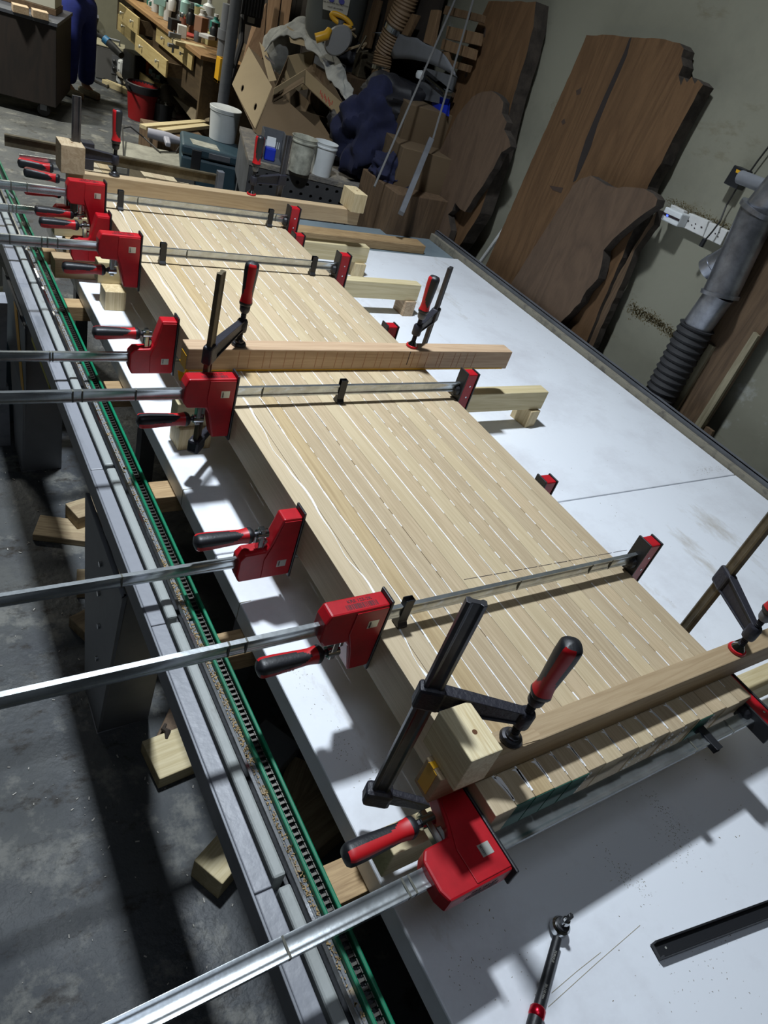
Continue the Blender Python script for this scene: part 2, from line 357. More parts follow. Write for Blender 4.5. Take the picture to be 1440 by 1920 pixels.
# first seam: wavy thick bead
kp = [(.300, .766), (.364, .758), (.50, .762), (.60, .757), (.66, .766), (.70, .767), (.82, .766), (.906, .757), (1.03, .762), (1.146, .766), (1.22, .757), (1.30, .752), (1.42, .762), (1.56, .765), (1.865, .764), (2.05, .757), (2.26, .755), (2.62, .760), (2.85, .771), (3.03, .766)]
pts = []
for (ya, xa), (yb, xb) in zip(kp, kp[1:]):
    n = max(2, int((yb-ya)/.02))
    for k in range(n):
        t = k/n; t2 = t*t*(3-2*t); y = ya+(yb-ya)*t
        pts.append((xa+(xb-xa)*t2+.0015*sin(y*47), y))
seam(pts, lambda i: .0020+.0014*sin(i*.37)+(.003 if 7 < i < 13 else 0))
ws = {1: .0017, 2: .0010, 3: .0013, 4: .0011, 6: .0015, 5: .0007, 7: .0009, 8: .0011, 9: .0012, 10: .0008, 11: .0008, 12: .0012, 13: .0008, 14: .0007}
gp = {1: 0, 2: .1, 3: .02, 4: .15, 5: .75, 6: .02, 7: .45, 8: .4, 9: .15, 10: .55, 11: .5, 12: .25, 13: .5, 14: .6}
for j in range(1, 15):
    r = random.Random(j*5); a = ws[j]
    seam(wob(EX[j+1], .0012 if j > 1 else .003, .31, 3.03, .022, j), lambda i, a=a, r=r: a*(.6+r.random()*.8), gaps=gp[j])
# squeezed-out glue on the shaded front strip
for j, (x, wd) in enumerate(((.767, .005), (.811, .005), (.856, .0045), (.898, .0015), (.945, .003), (1.04, .002), (1.088, .002), (1.137, .0025), (1.187, .003), (1.235, .004), (1.284, .0015), (.992, .002))):
    seam([(x-.006, .348), (x-.001, .343), (x+.001, .325), (x+.0015, .312), (x+.001, .303)], lambda i, wd=wd: (wd*1.2, wd, wd*.8, wd*.45, wd*.5)[i], name='glue_drip')
# painted green end grain + pencil line
for i in (1, 2, 3, 4, 12):
    x0, x1 = EX[i]+.001, EX[i+1]-.001
    z0 = PB+.006
    o = MB().bb((x0, fend[i]-.0012, z0), (x1, fend[i]+.001, PT-.0015)).build('green_end_paint', GREEN, loc=(x0, fend[i], PB)); o.parent = panel; o.location = o.location-PO
for i in (5, 8, 9, 10, 11, 13):
    x0 = EX[i]
    mb = MB()
    for k in range(9): mb.box((x0+.012-k*.0013, fend[i]-.001, PT-.012-k*.010), (.0016, .0024, .0055))
    o = mb.build('end_glue_drip', GLUE, loc=(x0, fend[i], PB)); o.parent = panel; o.location = o.location-PO
mb = MB()
for k in range(11):
    a = Z(870+28*k, 1087-4.9*k-k*k*.02, PT); b = Z(870+28*k+25, 1087-4.9*(k+.9)-k*k*.02, PT)
    mb.tube([(a.x, a.y, PT+.0006), (b.x, b.y, PT+.0006)], .0007, 4)
o = mb.build('pencil_line', PENC, loc=(1.3, .8, PT)); o.parent = panel; o.location = o.location-PO
# loose offcut boards lying beyond the panel
# ================================================================ CAULS (beams across)
def caul(x0, x1, y0, y1, z0, z1, m, label, extra=None):
    o = MB().bb((x0, y0, z0), (x1, y1, z1)).build('clamping_beam', m, bevel=.0025, loc=((x0+x1)/2, y0, z0)); return tag(o, label, 'beam')
cf = caul(.618, 2.15, .351, .394, PT+.0012, 1.12, OAKX, 'oak beam clamped across the front end of the panel, pine block on its left end')
cm = caul(.650, 1.840, 1.682, 1.737, PT+.0012, 1.12, ASHX, 'reddish beam clamped across the middle with yellow tape along its underside')
cr = caul(.617, 1.93, 3.037, 3.085, PT+.0012, 1.12, OAKX, 'oak beam clamped across the far end of the panel with a block at each end')
def sub(o, name, mb, m, world_loc=None, **k):
    c = mb.build(name, m, **k); c.parent = o; c.location = c.location - o.location; return c
sub(cm, 'yellow_tape', MB().bb((.649, 1.6812, PT+.0012), (1.82, 1.7375, PT+.006)).bb((.6488, 1.69, PT+.0012), (.650, 1.73, PT+.045)).prism([(.652, 1.681, PT+.01), (.63, 1.672, PT-.02), (.622, 1.67, PT+.012), (.632, 1.672, PT-.004), (.650, 1.675, PT-.035), (.662, 1.679, PT-.01)], (0, .0008, 0)), YEL, loc=(1.2, 1.7, PT))
sub(cf, 'yellow_tape', MB().bb((.6168, .362, PT+.012), (.6182, .386, 1.118)).bb((.6168, .372, 1.1), (.63, .384, 1.1206)), YEL, loc=(.62, .37, 1.08))
mb = MB()
for k in range(26):
    x = .80+k*.035+random.uniform(-.01, .01); mb.bb((x, 1.6812, 1.06), (x+.0016, 1.683, 1.114))
sub(cm, 'pencil_marks', mb, mat('faint_stain', (.42, .23, .13), .8), loc=(1.2, 1.68, 1.06))
sub(cm, 'pencil_mark', MB().bb((1.386, 1.681, 1.07), (1.3885, 1.683, 1.118)), PENC, loc=(1.38, 1.68, 1.06))
def stop(x, y, label, m, dx=.062, dy=.092, h=.082, rz=0, hole=True):
    t = thing('end_block', label, 'block', (x, y, 1.1204), rz, 'blocks standing on the beam ends')
    o = MB().box((0, 0, h/2), (dx, dy, h)).build('body', m, t, bevel=.002)
    if hole: MB().lathe([(.0045, h-.002), (.0045, h+.0003)], (.004, -.005, 0), 12).build('screw_hole', mat('hole_brown', (.12, .05, .02), .9), t)
    return t
stop(.657, .374, 'pale pine block with a drilled hole on the left end of the front beam', PINEY)
stop(.628, 3.06, 'brown-grey block standing on the left end of the far beam', BROWNX if 0 else wood('grey_oak_block', (.48, .38, .25), (.34, .25, .15), 'y', 24, .3), .085, .10, .10)
stop(1.89, 3.06, 'light pine block standing on the right end of the far beam', PINEZ, .07, .12, .085)
# ================================================================ GRIPS
def grip(L, R, parent, mtx, phase=0, red=True):
    """two-tone handle; local axis +z from ferrule (0) to tip (L)"""
    NR, NA = 30, 32
    prof = []
    for i in range(NR+1):
        t = i/NR
        if t < .06: r = .70+.3*(t/.06)**.6
        elif t < .25: r = 1.0-.17*sin((t-.06)/.19*pi/2)
        elif t < .75: r = .83+.20*(t-.25)/.5
        elif t < .90: r = 1.03
        else: r = 1.03*math.sqrt(max(0, 1-((t-.90)/.10)**2))*.75+1.03*.25*(1 if t < .985 else .6)
        prof.append((t*L, r*R))
    def isred(t, a):
        a = (a+phase) % pi - pi/2          # two stripes
        if t < .085: return False
        if t < .20: return True
        if t > .965: return False
        wdt = .95-.35*min(1, (t-.20)/.25) if t < .6 else .60
        if t < .34: wdt = .60+(.34-t)/.14*.9
        return abs(a) < wdt
    vs = []
    for z, r in prof:
        for k in range(NA):
            a = 2*pi*k/NA; sq = 1/(abs(cos(a))**4+abs(sin(a))**4)**.25; sq = 1+(sq-1)*.55
            vs.append((r*sq*cos(a), r*sq*sin(a), z))
    fr, fb = [], []
    for i in range(NR):
        for k in range(NA):
            f = (i*NA+k, i*NA+(k+1) % NA, (i+1)*NA+(k+1) % NA, (i+1)*NA+k)
            (fr if isred((i+.5)/NR, 2*pi*(k+.5)/NA) else fb).append(f)
    fb += [tuple(range(NA))[::-1], tuple(range(NR*NA, NR*NA+NA))]
    res = []
    for nm, fs, mt in (('grip', fb, BLK), ('grip_inlay', fr, REDH)):
        me = bpy.data.meshes.new(nm)
        used = sorted({i for f in fs for i in f}); ix = {u: i for i, u in enumerate(used)}
        me.from_pydata([vs[u] for u in used], [], [tuple(ix[i] for i in f) for f in fs])
        for p in me.polygons: p.use_smooth = True
        me.materials.append(mt); o = bpy.data.objects.new(nm, me); COL.objects.link(o); o.parent = parent; o.matrix_local = mtx; res.append(o)
    return res
# ================================================================ PARALLEL-JAW CLAMPS (local: x along bar, jaw face at x=0, d = jaw direction -z, n = y)
JW = .757  # jaw opening
def make_jaw_clamp(label, xl, tilt=0, pads=()):
    t = thing('parallel_jaw_clamp', label, 'clamp', group='red parallel jaw clamps across the panel')
    hz = .019
    # bar profile: I-like with grooves, z centre 0, x from xl to JW+.02
    pr = [(-.0048, -.0148), (.0048, -.0148), (.0048, -.0105), (.0038, -.0088), (.0030, -.006), (.0026, -.002), (.0026, .002), (.0030, .006), (.0038, .0088), (.0048, .0105), (.0048, .0148), (-.0048, .0148), (-.0048, .0105), (-.0038, .0088), (-.0030, .006), (-.0026, .002), (-.0026, -.002), (-.0030, -.006), (-.0038, -.0088), (-.0048, -.0105)]
    MB().prism([(xl, a, b) for a, b in pr], (JW+.03-xl, 0, 0)).build('bar', ZINC, t, smooth=True)
    mb = MB(); r = random.Random(int(xl*1000)+len(label))
    for k in range(5):
        x = r.choice([r.uniform(.04, JW-.05), r.uniform(-.4, -.16)]); mb.bb((x, -.0051, -.0151), (x+.0035, .0051, .0151))
    mb.build('bar_stain', mat('dark_glue_stain', (.10, .10, .08), .7), t)['kind'] = 'stuff'
    # body polygon in (x, z) with jaw towards -z ; outer face z=+.050
    P = [(-.006, .050), (-.132, .050), (-.140, .030), (-.140, -.018), (-.128, -.034), (-.080, -.036), (-.072, -.050), (-.055, -.115), (-.052, -.128), (-.006, -.128)]
    MB().prism([(x, -hz, z) for x, z in P], (0, 2*hz, 0)).build('body', RED, t, bevel=.004)
    for sy in (-1, 1):
        MB().prism([(x, sy*hz, z) for x, z in ((-.008, .045), (-.078, .045), (-.080, -.012), (-.064, -.06), (-.050, -.122), (-.008, -.122))], (0, sy*.0022, 0)).build('side_rib', RED, t, bevel=.0015)
    MB().bb((-.006, -.0215, -.140), (0, .0215, .058)).build('jaw_pad', BLK, t, bevel=.002)
    # steel lever between housing and spindle
    MB().bb((-.097, -.009, -.094), (-.084, .009, -.030)).bb((-.084, -.009, -.060), (-.074, .009, -.034)).build('lever', CHROME, t, bevel=.002)
    Rx = Matrix.Rotation(-pi/2, 3, 'Y')
    MB().lathe([(.011, 0), (.011, .026)], (-.076, 0, -.078), 16, Rx).build('spindle_nut', CHROME, t, smooth=True)
    MB().lathe([(.006, .0), (.0075, .004), (.006, .008), (.0075, .012), (.0065, .02)], (-.1, 0, -.078), 12, Rx).build('spindle', STEEL, t)
    g = frame((-.112, 0, -.078), (0, 0, 1), (0, 1, 0))  # local z -> -x
    g = Matrix(((0, 0, -1, -.112), (0, 1, 0, 0), (1, 0, 0, -.078), (0, 0, 0, 1)))
    grip(.135, .0175, t, g, phase=radians(35))
    text('BESSEY', .0125, frame((-.195, -.0176, -.080), (-1, 0, 0), (0, 0, -1)), REDH, t, 'grip_lettering')
    # plates with lettering on both sides
    for sy in (-1, 1):
        pl = MB().bb((-.045, sy*(hz+.0022)-.0004, -.004), (-.022, sy*(hz+.0022)+.0006, .016)).build('name_plate', PLATE, t)
        text('BESSEY', .0052, frame((-.040, sy*(hz+.003), .006), (0, 0, 1), (-1 if sy < 0 else 1, 0, 0)), INK, pl)
    # printed top
    text('KRE 125-2K', .0105, frame((-.062, .007, .0503), (1, 0, 0), (0, 1, 0)), INK, t, 'printed_code')
    mb = MB(); r = random.Random(4); x = -.096
    while x < -.030:
        wd = r.choice([.0007, .0012, .0018]); mb.bb((x, -.012, .0500), (x+wd, .0005, .0503)); x += wd+r.choice([.0007, .0011, .002])
    mb.build('barcode', INK, t)['kind'] = 'stuff'
    # fixed jaw
    MB().bb((JW, -.0215, -.140), (JW+.006, .0215, .058)).build('fixed_jaw_pad', BLK, t, bevel=.002)
    MB().bb((JW+.006, -.0185, -.135), (JW+.048, .0185, .053)).build('fixed_jaw', RED, t, bevel=.004)
    MB().bb((JW+.048, -.0205, -.137), (JW+.054, .0205, .055)).build('fixed_jaw_back', BLK, t, bevel=.002)
    mb = MB()
    for z in (.01, -.03):
        for sy in (-1, 1): mb.lathe([(.003, -.0196), (.003, .0196)], (JW+.03, 0, z), 10, Matrix.Rotation(pi/2, 3, 'X')); break
    mb.build('rivet', CHROME, t)
    MB().lathe([(.016, 0), (.018, .004), (.016, .014), (.010, .018)], (JW, 0, -.012), 14, Rx).build('bar_collar', BLK, t)
    for x in pads:
        pz = -.0405
        p = MB().prism([(x-.011, y0, z) for y0, z in ((-.014, pz), (.014, pz), (.014, pz+.004), (.0075, pz+.012), (.0070, .022), (.0075, .032), (.0050, .032), (.0050, -.010), (-.0050, -.010), (-.0050, .032), (-.0075, .032), (-.0070, .022), (-.0075, pz+.012), (-.014, pz+.004))], (.022, 0, 0))
        p.build('bar_pad', BLK, t, bevel=.0018)
    return t
ZT = 1.0925
def place_k(t, y, z=ZT, flip=None, x=.719, rz=0):
    R = Matrix.Identity(4)
    if flip == 'up': R = Matrix.Rotation(pi, 4, 'X')
    if flip == 'flat': R = Matrix.Rotation(pi/2, 4, 'X')
    m = Matrix.Translation((x, y, z)) @ Matrix.Rotation(rz, 4, 'Z') @ R
    t.matrix_world = m
T1 = 'red jaw clamp with its bar over the panel, '
place_k(make_jaw_clamp('topmost red clamp over the panel at the far end beam', -.62, pads=(.055, .68)), 2.887)
place_k(make_jaw_clamp('red clamp over the panel, second from the far end, lettering on top', -.62, pads=(.075, .66)), 2.402)
place_k(make_jaw_clamp('red clamp lying over the panel just in front of the reddish middle beam', -.70, pads=(.325,)), 1.507)
place_k(make_jaw_clamp('red clamp over the panel nearest the front, shadow across the staves', -.68, pads=(.055,)), .702, rz=radians(-.4))
ZU = PB-.0165
place_k(make_jaw_clamp('red clamp under the panel behind the topmost one, handle mostly hidden', -.56), 3.12, ZU, 'up')
place_k(make_jaw_clamp('red clamp under the panel half hidden behind the second upper clamp', -.62), 2.80, ZU, 'up')
place_k(make_jaw_clamp('red clamp under the panel with bar at bottom, left of the steel bar clamp', -.70), 1.978, ZU, 'up')
place_k(make_jaw_clamp('red clamp under the panel, second from the near end, handle over the white slab edge', -.68), 1.057, ZU, 'up')
place_k(make_jaw_clamp('largest red clamp lying flat at the near end of the panel with shiny bar', -.62, pads=(.60,)), .266, 1.003, 'flat', rz=radians(.2))
# ================================================================ STEEL BAR CLAMPS (F clamps): pad at origin on work, bar offset (ox,oy)
def f_clamp(label, pad, bar, top, low, pz=1.1215, redpad=False, blen=.125, phase=0, m=STEEL, lean=0):
    d = V((bar[0]-pad[0], bar[1]-pad[1], 0)); L = d.length; a = math.atan2(d.y, d.x)
    t = thing('bar_clamp', label, 'clamp', (pad[0], pad[1], pz), a, 'black steel bar clamps pressing on the beams')
    h = top-pz; lo = low-pz
    pr = [(-.016, -.0055), (-.010, -.0075), (-.006, -.0045), (.006, -.0045), (.010, -.0075), (.016, -.0055), (.016, .0055), (.010, .0075), (.006, .0045), (-.006, .0045), (-.010, .0075), (-.016, .0055)]
    MB().prism([(L+x, y, lo) for x, y in pr], (0, 0, h-lo)).build('steel_bar', m, t, bevel=.001)
    az = .062
    # sliding arm: tapered I-shape with collar
    MB().prism([(L-.024, -.013, az-.022), (L-.024, .013, az-.022), (L+.022, .013, az-.022), (L+.022, -.013, az-.022)], (0, 0, .05)).build('collar', CAST, t, bevel=.006)
    arm = MB().prism([(L-.020, -.006, az-.020), (L-.020, -.006, az+.024), (.012, -.006, az+.012), (-.012, -.006, az+.010), (-.012, -.006, az-.012), (.012, -.006, az-.014)], (0, .012, 0))
    arm.prism([(L-.02, -.011, az+.022), (L-.02, .011, az+.022), (.0, .009, az+.011), (.0, -.009, az+.011)], (0, 0, .004))
    arm.prism([(L-.02, -.011, az-.020), (L-.02, .011, az-.020), (.0, .009, az-.014), (.0, -.009, az-.014)], (0, 0, .004))
    arm.build('sliding_arm', CAST, t, bevel=.0015)
    MB().lathe([(.014, az-.020), (.015, az-.015), (.015, az+.010), (.012, az+.015)], n=16).build('nut', CAST, t, smooth=True)
    pf = [(.0055, .012)]
    z = .014
    while z < .108: pf += [(.0078, z), (.0064, z+.0022)]; z += .0044
    MB().lathe(pf, n=12).build('spindle', CAST, t)
    if redpad:
        MB().lathe([(.020, 0), (.0205, .003), (.019, .006), (.0165, .0062)], n=20).build('red_pad', REDH, t, smooth=True)
        MB().lathe([(.0165, .004), (.015, .009), (.009, .016), (.008, .019)], n=20).build('swivel_foot', CHROME, t, smooth=True)
    else:
        MB().lathe([(.020, 0), (.021, .003), (.018, .008), (.013, .009), (.0125, .013), (.0095, .015), (.008, .02)], n=20).build('swivel_foot', OLDST if 0 else STEEL, t, smooth=True)
    MB().lathe([(.010, .098), (.0135, .104), (.0145, .116), (.013, .120)], n=16).build('ferrule', GREYD if redpad else CAST, t, smooth=True)
    grip(blen, .0175, t, Matrix.Translation((0, 0, .118)), phase=phase)
    MB().prism([(L-.026, -.017, lo-.016), (L-.026, .017, lo-.016), (L+.026, .017, lo-.016), (L+.026, -.017, lo-.016)], (0, 0, .042)).build('base_collar', CAST, t, bevel=.008)
    # lower fixed arm
    lz = lo
    MB().prism([(L+.024, -.008, lz-.012), (L+.024, -.008, lz+.022), (L-.02, -.008, lz+.022), (.03, -.008, lz+.006), (-.014, -.008, lz+.016), (-.014, -.008, lz-.006), (.02, -.008, lz-.012)], (0, .016, 0)).build('fixed_arm', CAST, t, bevel=.004)
    return t
f_clamp('large steel bar clamp at the front left beside the pine block', (.779, .372), (.637, .458), 1.405, .885, phase=.4, blen=.13)
f_clamp('steel bar clamp on the left end of the reddish middle beam', (.802, 1.708), (.650, 1.540), 1.40, .905, m=OLDST, phase=1.2)
f_clamp('steel bar clamp with red pad on the right side of the middle beam', (1.409, 1.712), (1.545, 1.815), 1.355, .86, redpad=True, phase=2.4)
f_clamp('steel bar clamp with brassy bar at the right edge of the picture', (1.454, .372), (1.532, .512), 1.385, .885, redpad=True, m=OLDST, phase=1.2)
f_clamp('steel bar clamp with tall grey bar on the left of the far beam', (.792, 3.062), (.650, 3.075), 1.378, .90, phase=1.0)
f_clamp('steel bar clamp with red-padded foot on the right of the far beam', (1.374, 3.060), (1.528, 3.11), 1.372, .90, redpad=True, phase=1.9)
# scraps of wood under feet
tag(MB().prism([(-.02, -.018, 0), (.03, -.022, 0), (.036, -.012, 0), (.02, .018, 0), (-.02, .016, 0)], (0, 0, .0012)).build('wood_chip', OAKX), 'thin pale wood chip under the foot of the front left bar clamp', 'wood chip').location = (.803, .374, 1.1201)
# ================================================================ FAR BOARDS AND OLD CLAMPS
def plank(name, quad, thick, m, label, cat='board', dirv=None, group=None, bevel=.002):
    q = [V(p) for p in quad]; c = sum(q, V())/len(q)
    n = dirv or (q[1]-q[0]).cross(q[2]-q[0]).normalized(); n = V(n)
    o = MB().prism(q, n*thick).build(name, m, bevel=bevel, loc=c); return tag(o, label, cat, group)
o = MB().box((0, 0, 0), (1.15, .11, .05)).build('oak_board', BROWNX, bevel=.003); o.location = (2.16, 3.56, TZ+.012); o.rotation_euler = (0, 0, -.02)
tag(o, 'thick brown board lying on the grey-blue sheet behind the bearers', 'board')
# old sash clamp: dark bar
t = thing('sash_clamp', 'long old rusty sash clamp bar beyond the far beam', 'clamp', (0, 0, 0))
a, b = Z(8, 252, 1.12), Z(405, 328, 1.12)
def barbetween(mb, a, b, w_, h_):
    a, b = V(a), V(b); d = (b-a); L = d.length; R = d.to_track_quat('X', 'Z').to_matrix(); return mb.box((a+b)/2, (L, w_, h_), R)
mb = MB(); barbetween(mb, a, b, .02, .006); barbetween(mb, a-V((0, 0, .022)), b-V((0, 0, .022)), .006, .04); mb.build('bar', OLDST, t)
c_ = a.lerp(b, 1.0); MB().box(c_+V((.02, 0, -.04)), (.03, .03, .12)).build('end_jaw', GREYD, t, bevel=.003)
c_ = a.lerp(b, .36); MB().box(c_+V((0, 0, -.02)), (.05, .05, .11)).build('sliding_jaw', CAST, t, bevel=.003)
t = thing('thin_clamp_bar', 'bright thin clamp bar sticking out left behind the far block', 'clamp')
barbetween(MB(), Z(36, 294, 1.0), Z(36, 294, 1.0)+V((.45, .01, 0)), .008, .022).build('bar', ZINC, t)
for (px, py, px2, py2, lb) in ((44, 306, 100, 316, 'black clamp handle with red cap, upper of two at far left'), (62, 325, 112, 336, 'black clamp handle with red cap, lower of two at far left')):
    t = thing('clamp_handle', lb, 'clamp'); a, b = Z(px, py, .98), Z(px2, py2, .98)
    d = (a-b).normalized(); grip(.14, .019, t, frame(b, d.orthogonal(), d.cross(d.orthogonal())) if 0 else Matrix.Translation(b) @ d.to_track_quat('Z', 'Y').to_matrix().to_4x4())
    MB().tube([b, b-d*.12], .006).build('spindle', STEEL, t)
# red handle belonging to nothing else lies below
# small dust hose end at far left
t = thing('air_nozzle', 'thin grey air nozzle lying at the far left of the table', 'tool')
MB().tube([Z(8, 352, .86), Z(26, 372, .84), Z(32, 388, .82)], [.005, .006, .012]).build('pipe', GREYD, t, smooth=True)
MB().tube([Z(32, 386, .82), Z(24, 402, .80)], .014).build('body', TEALC, t, smooth=True)
# ================================================================ SAW RAIL (left)
rail = thing('sliding_saw_rail', 'long grey sliding rail machine with green guides left of the table', 'machine', (.43, 1.5, 0))
def rp(name, x0, x1, z0, z1, m, y0=-.6, y1=4.0, bevel=.001, skew=True):
    mb = MB().bb((x0-.43, y0-1.5, z0), (x1-.43, y1-1.5, z1)); return mb.build(name, m, rail, bevel=bevel)
rp('outer_skirt', .372, .377, .79, .849, GREYD)
for i, (y0, y1) in enumerate(((-.6, .395), (.397, .985), (.987, 1.535), (1.537, 2.08), (2.082, 2.62), (2.622, 3.2), (3.202, 4.0))):
    rp('rail_section', .377, .408, .80, .850, ALU, y0, y1, .002)
    rp('ridge_section', .413, .436, .80, .858, RAILW, y0+.006, y1-.006, .005)
    rp('dusty_bed', .4585, .4655, .80, .847, DUST, y0+.004, y1-.004)
rp('dark_infill', .4362, .4445, .80, .828, BLK)
rp('steel_edge', .4448, .4525, .80, .853, CHROME)
rp('bed', .4526, .4584, .80, .846, DUST)
rp('green_guide', .466, .4735, .80, .860, GREENR, bevel=.0025); rp('green_guide', .491, .4985, .80, .860, GREENR, bevel=.0025)
rp('channel_floor', .4735, .491, .80, .838, BLK)
rp('rail_base', .395, .4985, .74, .7995, GREYD)
lk = None; y = -.12
lm = MB(); p2 = .0061
lm.bb((-.0068, -p2*.80, 0), (-.0050, p2*.80, .011)).bb((.0050, -p2*.80, 0), (.0068, p2*.80, .011)).bb((-.005, -.0023, .0025), (.005, .0023, .0085))
k = 0
CHN = mat('chain_steel', (.10, .095, .085), .35, metal=.8)
while y < 3.5 and k < 290:
    if lk is None: lk = lm.build('chain_link', CHN, rail); o = lk
    else: o = lk.copy(); COL.objects.link(o)
    o.location = (.4822-.43, y-1.5, .8395); y += .0124; k += 1
# legs
def leg(y, w_=.14, nm='leg'):
    mb = MB().prism([(-.055, y-1.5-w_, .74), (-.055, y-1.5+w_, .74), (-.055, y-1.5+w_*.55, .0), (-.055, y-1.5-w_*.35, 0)], (.012, 0, 0))
    mb.prism([(-.055, y-1.5-w_, .74), (.075, y-1.5-w_, .74), (.10, y-1.5-w_*.35, 0), (-.055, y-1.5-w_*.35, 0)], (0, .012, 0))
    return mb.build(nm, GREY, rail, bevel=.003)
leg(1.38, .20); leg(2.72, .20); leg(3.55, .18); leg(-.35, .2)
mb = MB()
for z in (.66, .55, .44, .3): mb.lathe([(.008, 0), (.008, .006)], (-.0552, -.12-.02*(z < .5), z), 8, Matrix.Rotation(-pi/2, 3, 'Y'))
mb.build('bolt', CHROME, rail)
MB().bb((-.056, 1.0, .45), (-.0535, 1.5, .74)).build('side_plate', GREYD, rail)
MB().prism([(-.058, 1.15, .735), (-.058, 1.22, .735), (-.058, 1.10, .45), (-.058, 1.03, .45)], (.001, 0, 0)).build('yellow_stripe', YELP, rail)
MB().bb((-.0585, .55, .775), (-.053, .85, .7898)).build('yellow_stripe', mat('dull_yellow', (.35, .33, .01), .6), rail)
# second lower beam left of the rail (grey)
# ================================================================ FLOOR SCRAPS between table and rail
SC = [  # px,py,z0,dx,dy,dz,rz,label
 ((345, 1400), .21, .14, .055, .1, 'flat pine offcut with a dark knot on the floor below the rail', PINEX),
 ((428, 1592), .16, .10, .09, .5, 'stubby pine offcut on the floor below the rail, nearest the camera', PINEX),
 ((175, 945), .18, .10, .09, .3, 'brown offcut on the floor beside the machine leg', SCRAP),
 ((200, 1080), .20, .08, .07, -.2, 'pale offcut lying beside the foot of the machine leg', SCRAP),
 ((185, 1150), .17, .09, .05, .4, 'thin offcut lying on the dark floor left of the machine leg', SCRAP),
 ((345, 1360), .13, .13, .04, .9, 'dark square offcut overlapping the knotty pine offcut', DARKW),
 ((505, 1400), .14, .14, .15, .5, 'grey-white block in the dark gap under the table', GREY),
 ((560, 1480), .20, .12, .10, .8, 'brown offcut in the dark gap below the rail chain', SCRAP),
 ((600, 1530), .16, .14, .12, .3, 'orange-brown offcut deep in the dark gap under the table', SCRAP),
 ((120, 990), .20, .12, .03, -.4, 'flat scrap board lying on the floor at the left', SCRAP)]
for (p, dx, dy, dz, rz, lb, m_) in SC:
    c = Z(*p, dz); o = MB().box((0, 0, dz/2), (dx, dy, dz)).build('wood_offcut', m_, bevel=.003); o.location = (c.x, c.y, 0.0005); o.rotation_euler = (0, 0, rz)
    tag(o, lb, 'wood offcut', 'offcuts on the floor')
o = MB().tube([(0, 0, 0), (.01, .02, .004), (.0, .035, .002), (.012, .05, 0)], [.004, .010, .008, .005]).build('dark_knot_chip', BARK); c = Z(312, 1385, .056)
o.location = c; tag(o, 'dark twisted bark chip lying on the knotty pine offcut', 'wood chip')
rs2 = random.Random(5); mb = MB()
for k in range(420):
    x, y = rs2.uniform(-.35, .75), rs2.uniform(.3, 3.4)
    s_ = rs2.uniform(.0015, .0055); mb.box((x, y, .002), (s_*rs2.uniform(1, 2.5), s_*.6, .002), RZ(rs2.uniform(0, 3)))
tag(mb.build('wood_shavings', mat('pale_shavings', (.42, .40, .36), .8)), 'scattered pale shavings and chips on the concrete floor', 'shavings', kind='stuff')
mb = MB()
for k in range(900):
    y = rs2.gauss(.75, .35) if k % 2 else rs2.uniform(-.1, 3)
    x = rs2.uniform(.4535, .465); s_ = rs2.uniform(.0008, .0025); mb.box((x, y, .848), (s_*2, s_, .0014), RZ(rs2.uniform(0, 3)))
tag(mb.build('rail_sawdust', mat('tan_sawdust', (.36, .25, .12), .9)), 'tan sawdust lying along the bed of the sliding rail', 'sawdust', kind='stuff')
for i, (a, b, lb) in enumerate((((1200, 1735), (1028, 1888), 'longer pencil scratch on the table right of the wrench'), ((1126, 1786), (1034, 1862), 'shorter pencil scratch on the table right of the wrench'))):
    p, q = Z(*a, TZ), Z(*b, TZ); tag(MB().tube([p+V((0, 0, .0002)), p.lerp(q, .5)+V((.001, .001, .0002)), q+V((0, 0, .0002))], .0006, 4).build('scratch_line', mat('olive_scratch', (.30, .26, .16), .9), loc=p), lb, 'scratch')
mb = MB()
for k in range(520):
    if k < 260: x, y = rs2.uniform(.74, 2.9), rs2.uniform(-.5, .35)
    else: x, y = rs2.uniform(1.5, 2.93), rs2.uniform(.2, 3.3)
    s_ = rs2.uniform(.0004, .0015); mb.box((x, y, TZ+.0004), (s_*rs2.uniform(1, 3), s_, .0005), RZ(rs2.uniform(0, 3)))
for (px, py, sx, sy, n_) in ((1250, 1530, .012, .04, 130), (1262, 1580, .02, .03, 60), (1335, 880, .07, .012, 160), (990, 1050, .03, .02, 60), (1010, 1015, .03, .02, 60), (1195, 1655, .012, .03, 60), (1160, 1635, .01, .02, 50), (640, 1400, .015, .03, 50), (560, 1270, .02, .05, 60), (900, 1800, .06, .03, 70), (1100, 660, .2, .12, 60), (700, 1450, .02, .02, 40), (1300, 1840, .1, .04, 60)):
    c = Z(px, py, TZ)
    for k in range(n_):
        x, y = c.x+rs2.gauss(0, sx), c.y+rs2.gauss(0, sy)
        if .64 < x < 2.95: s_ = rs2.uniform(.0003, .0009); mb.box((x, y, TZ+.0004), (s_*rs2.uniform(1, 4), s_, .0005), RZ(rs2.uniform(0, 3)))
tag(mb.build('sawdust_specks', mat('dark_specks', (.22, .18, .11), .8)), 'fine dark sawdust specks scattered on the white table top', 'sawdust', kind='stuff')
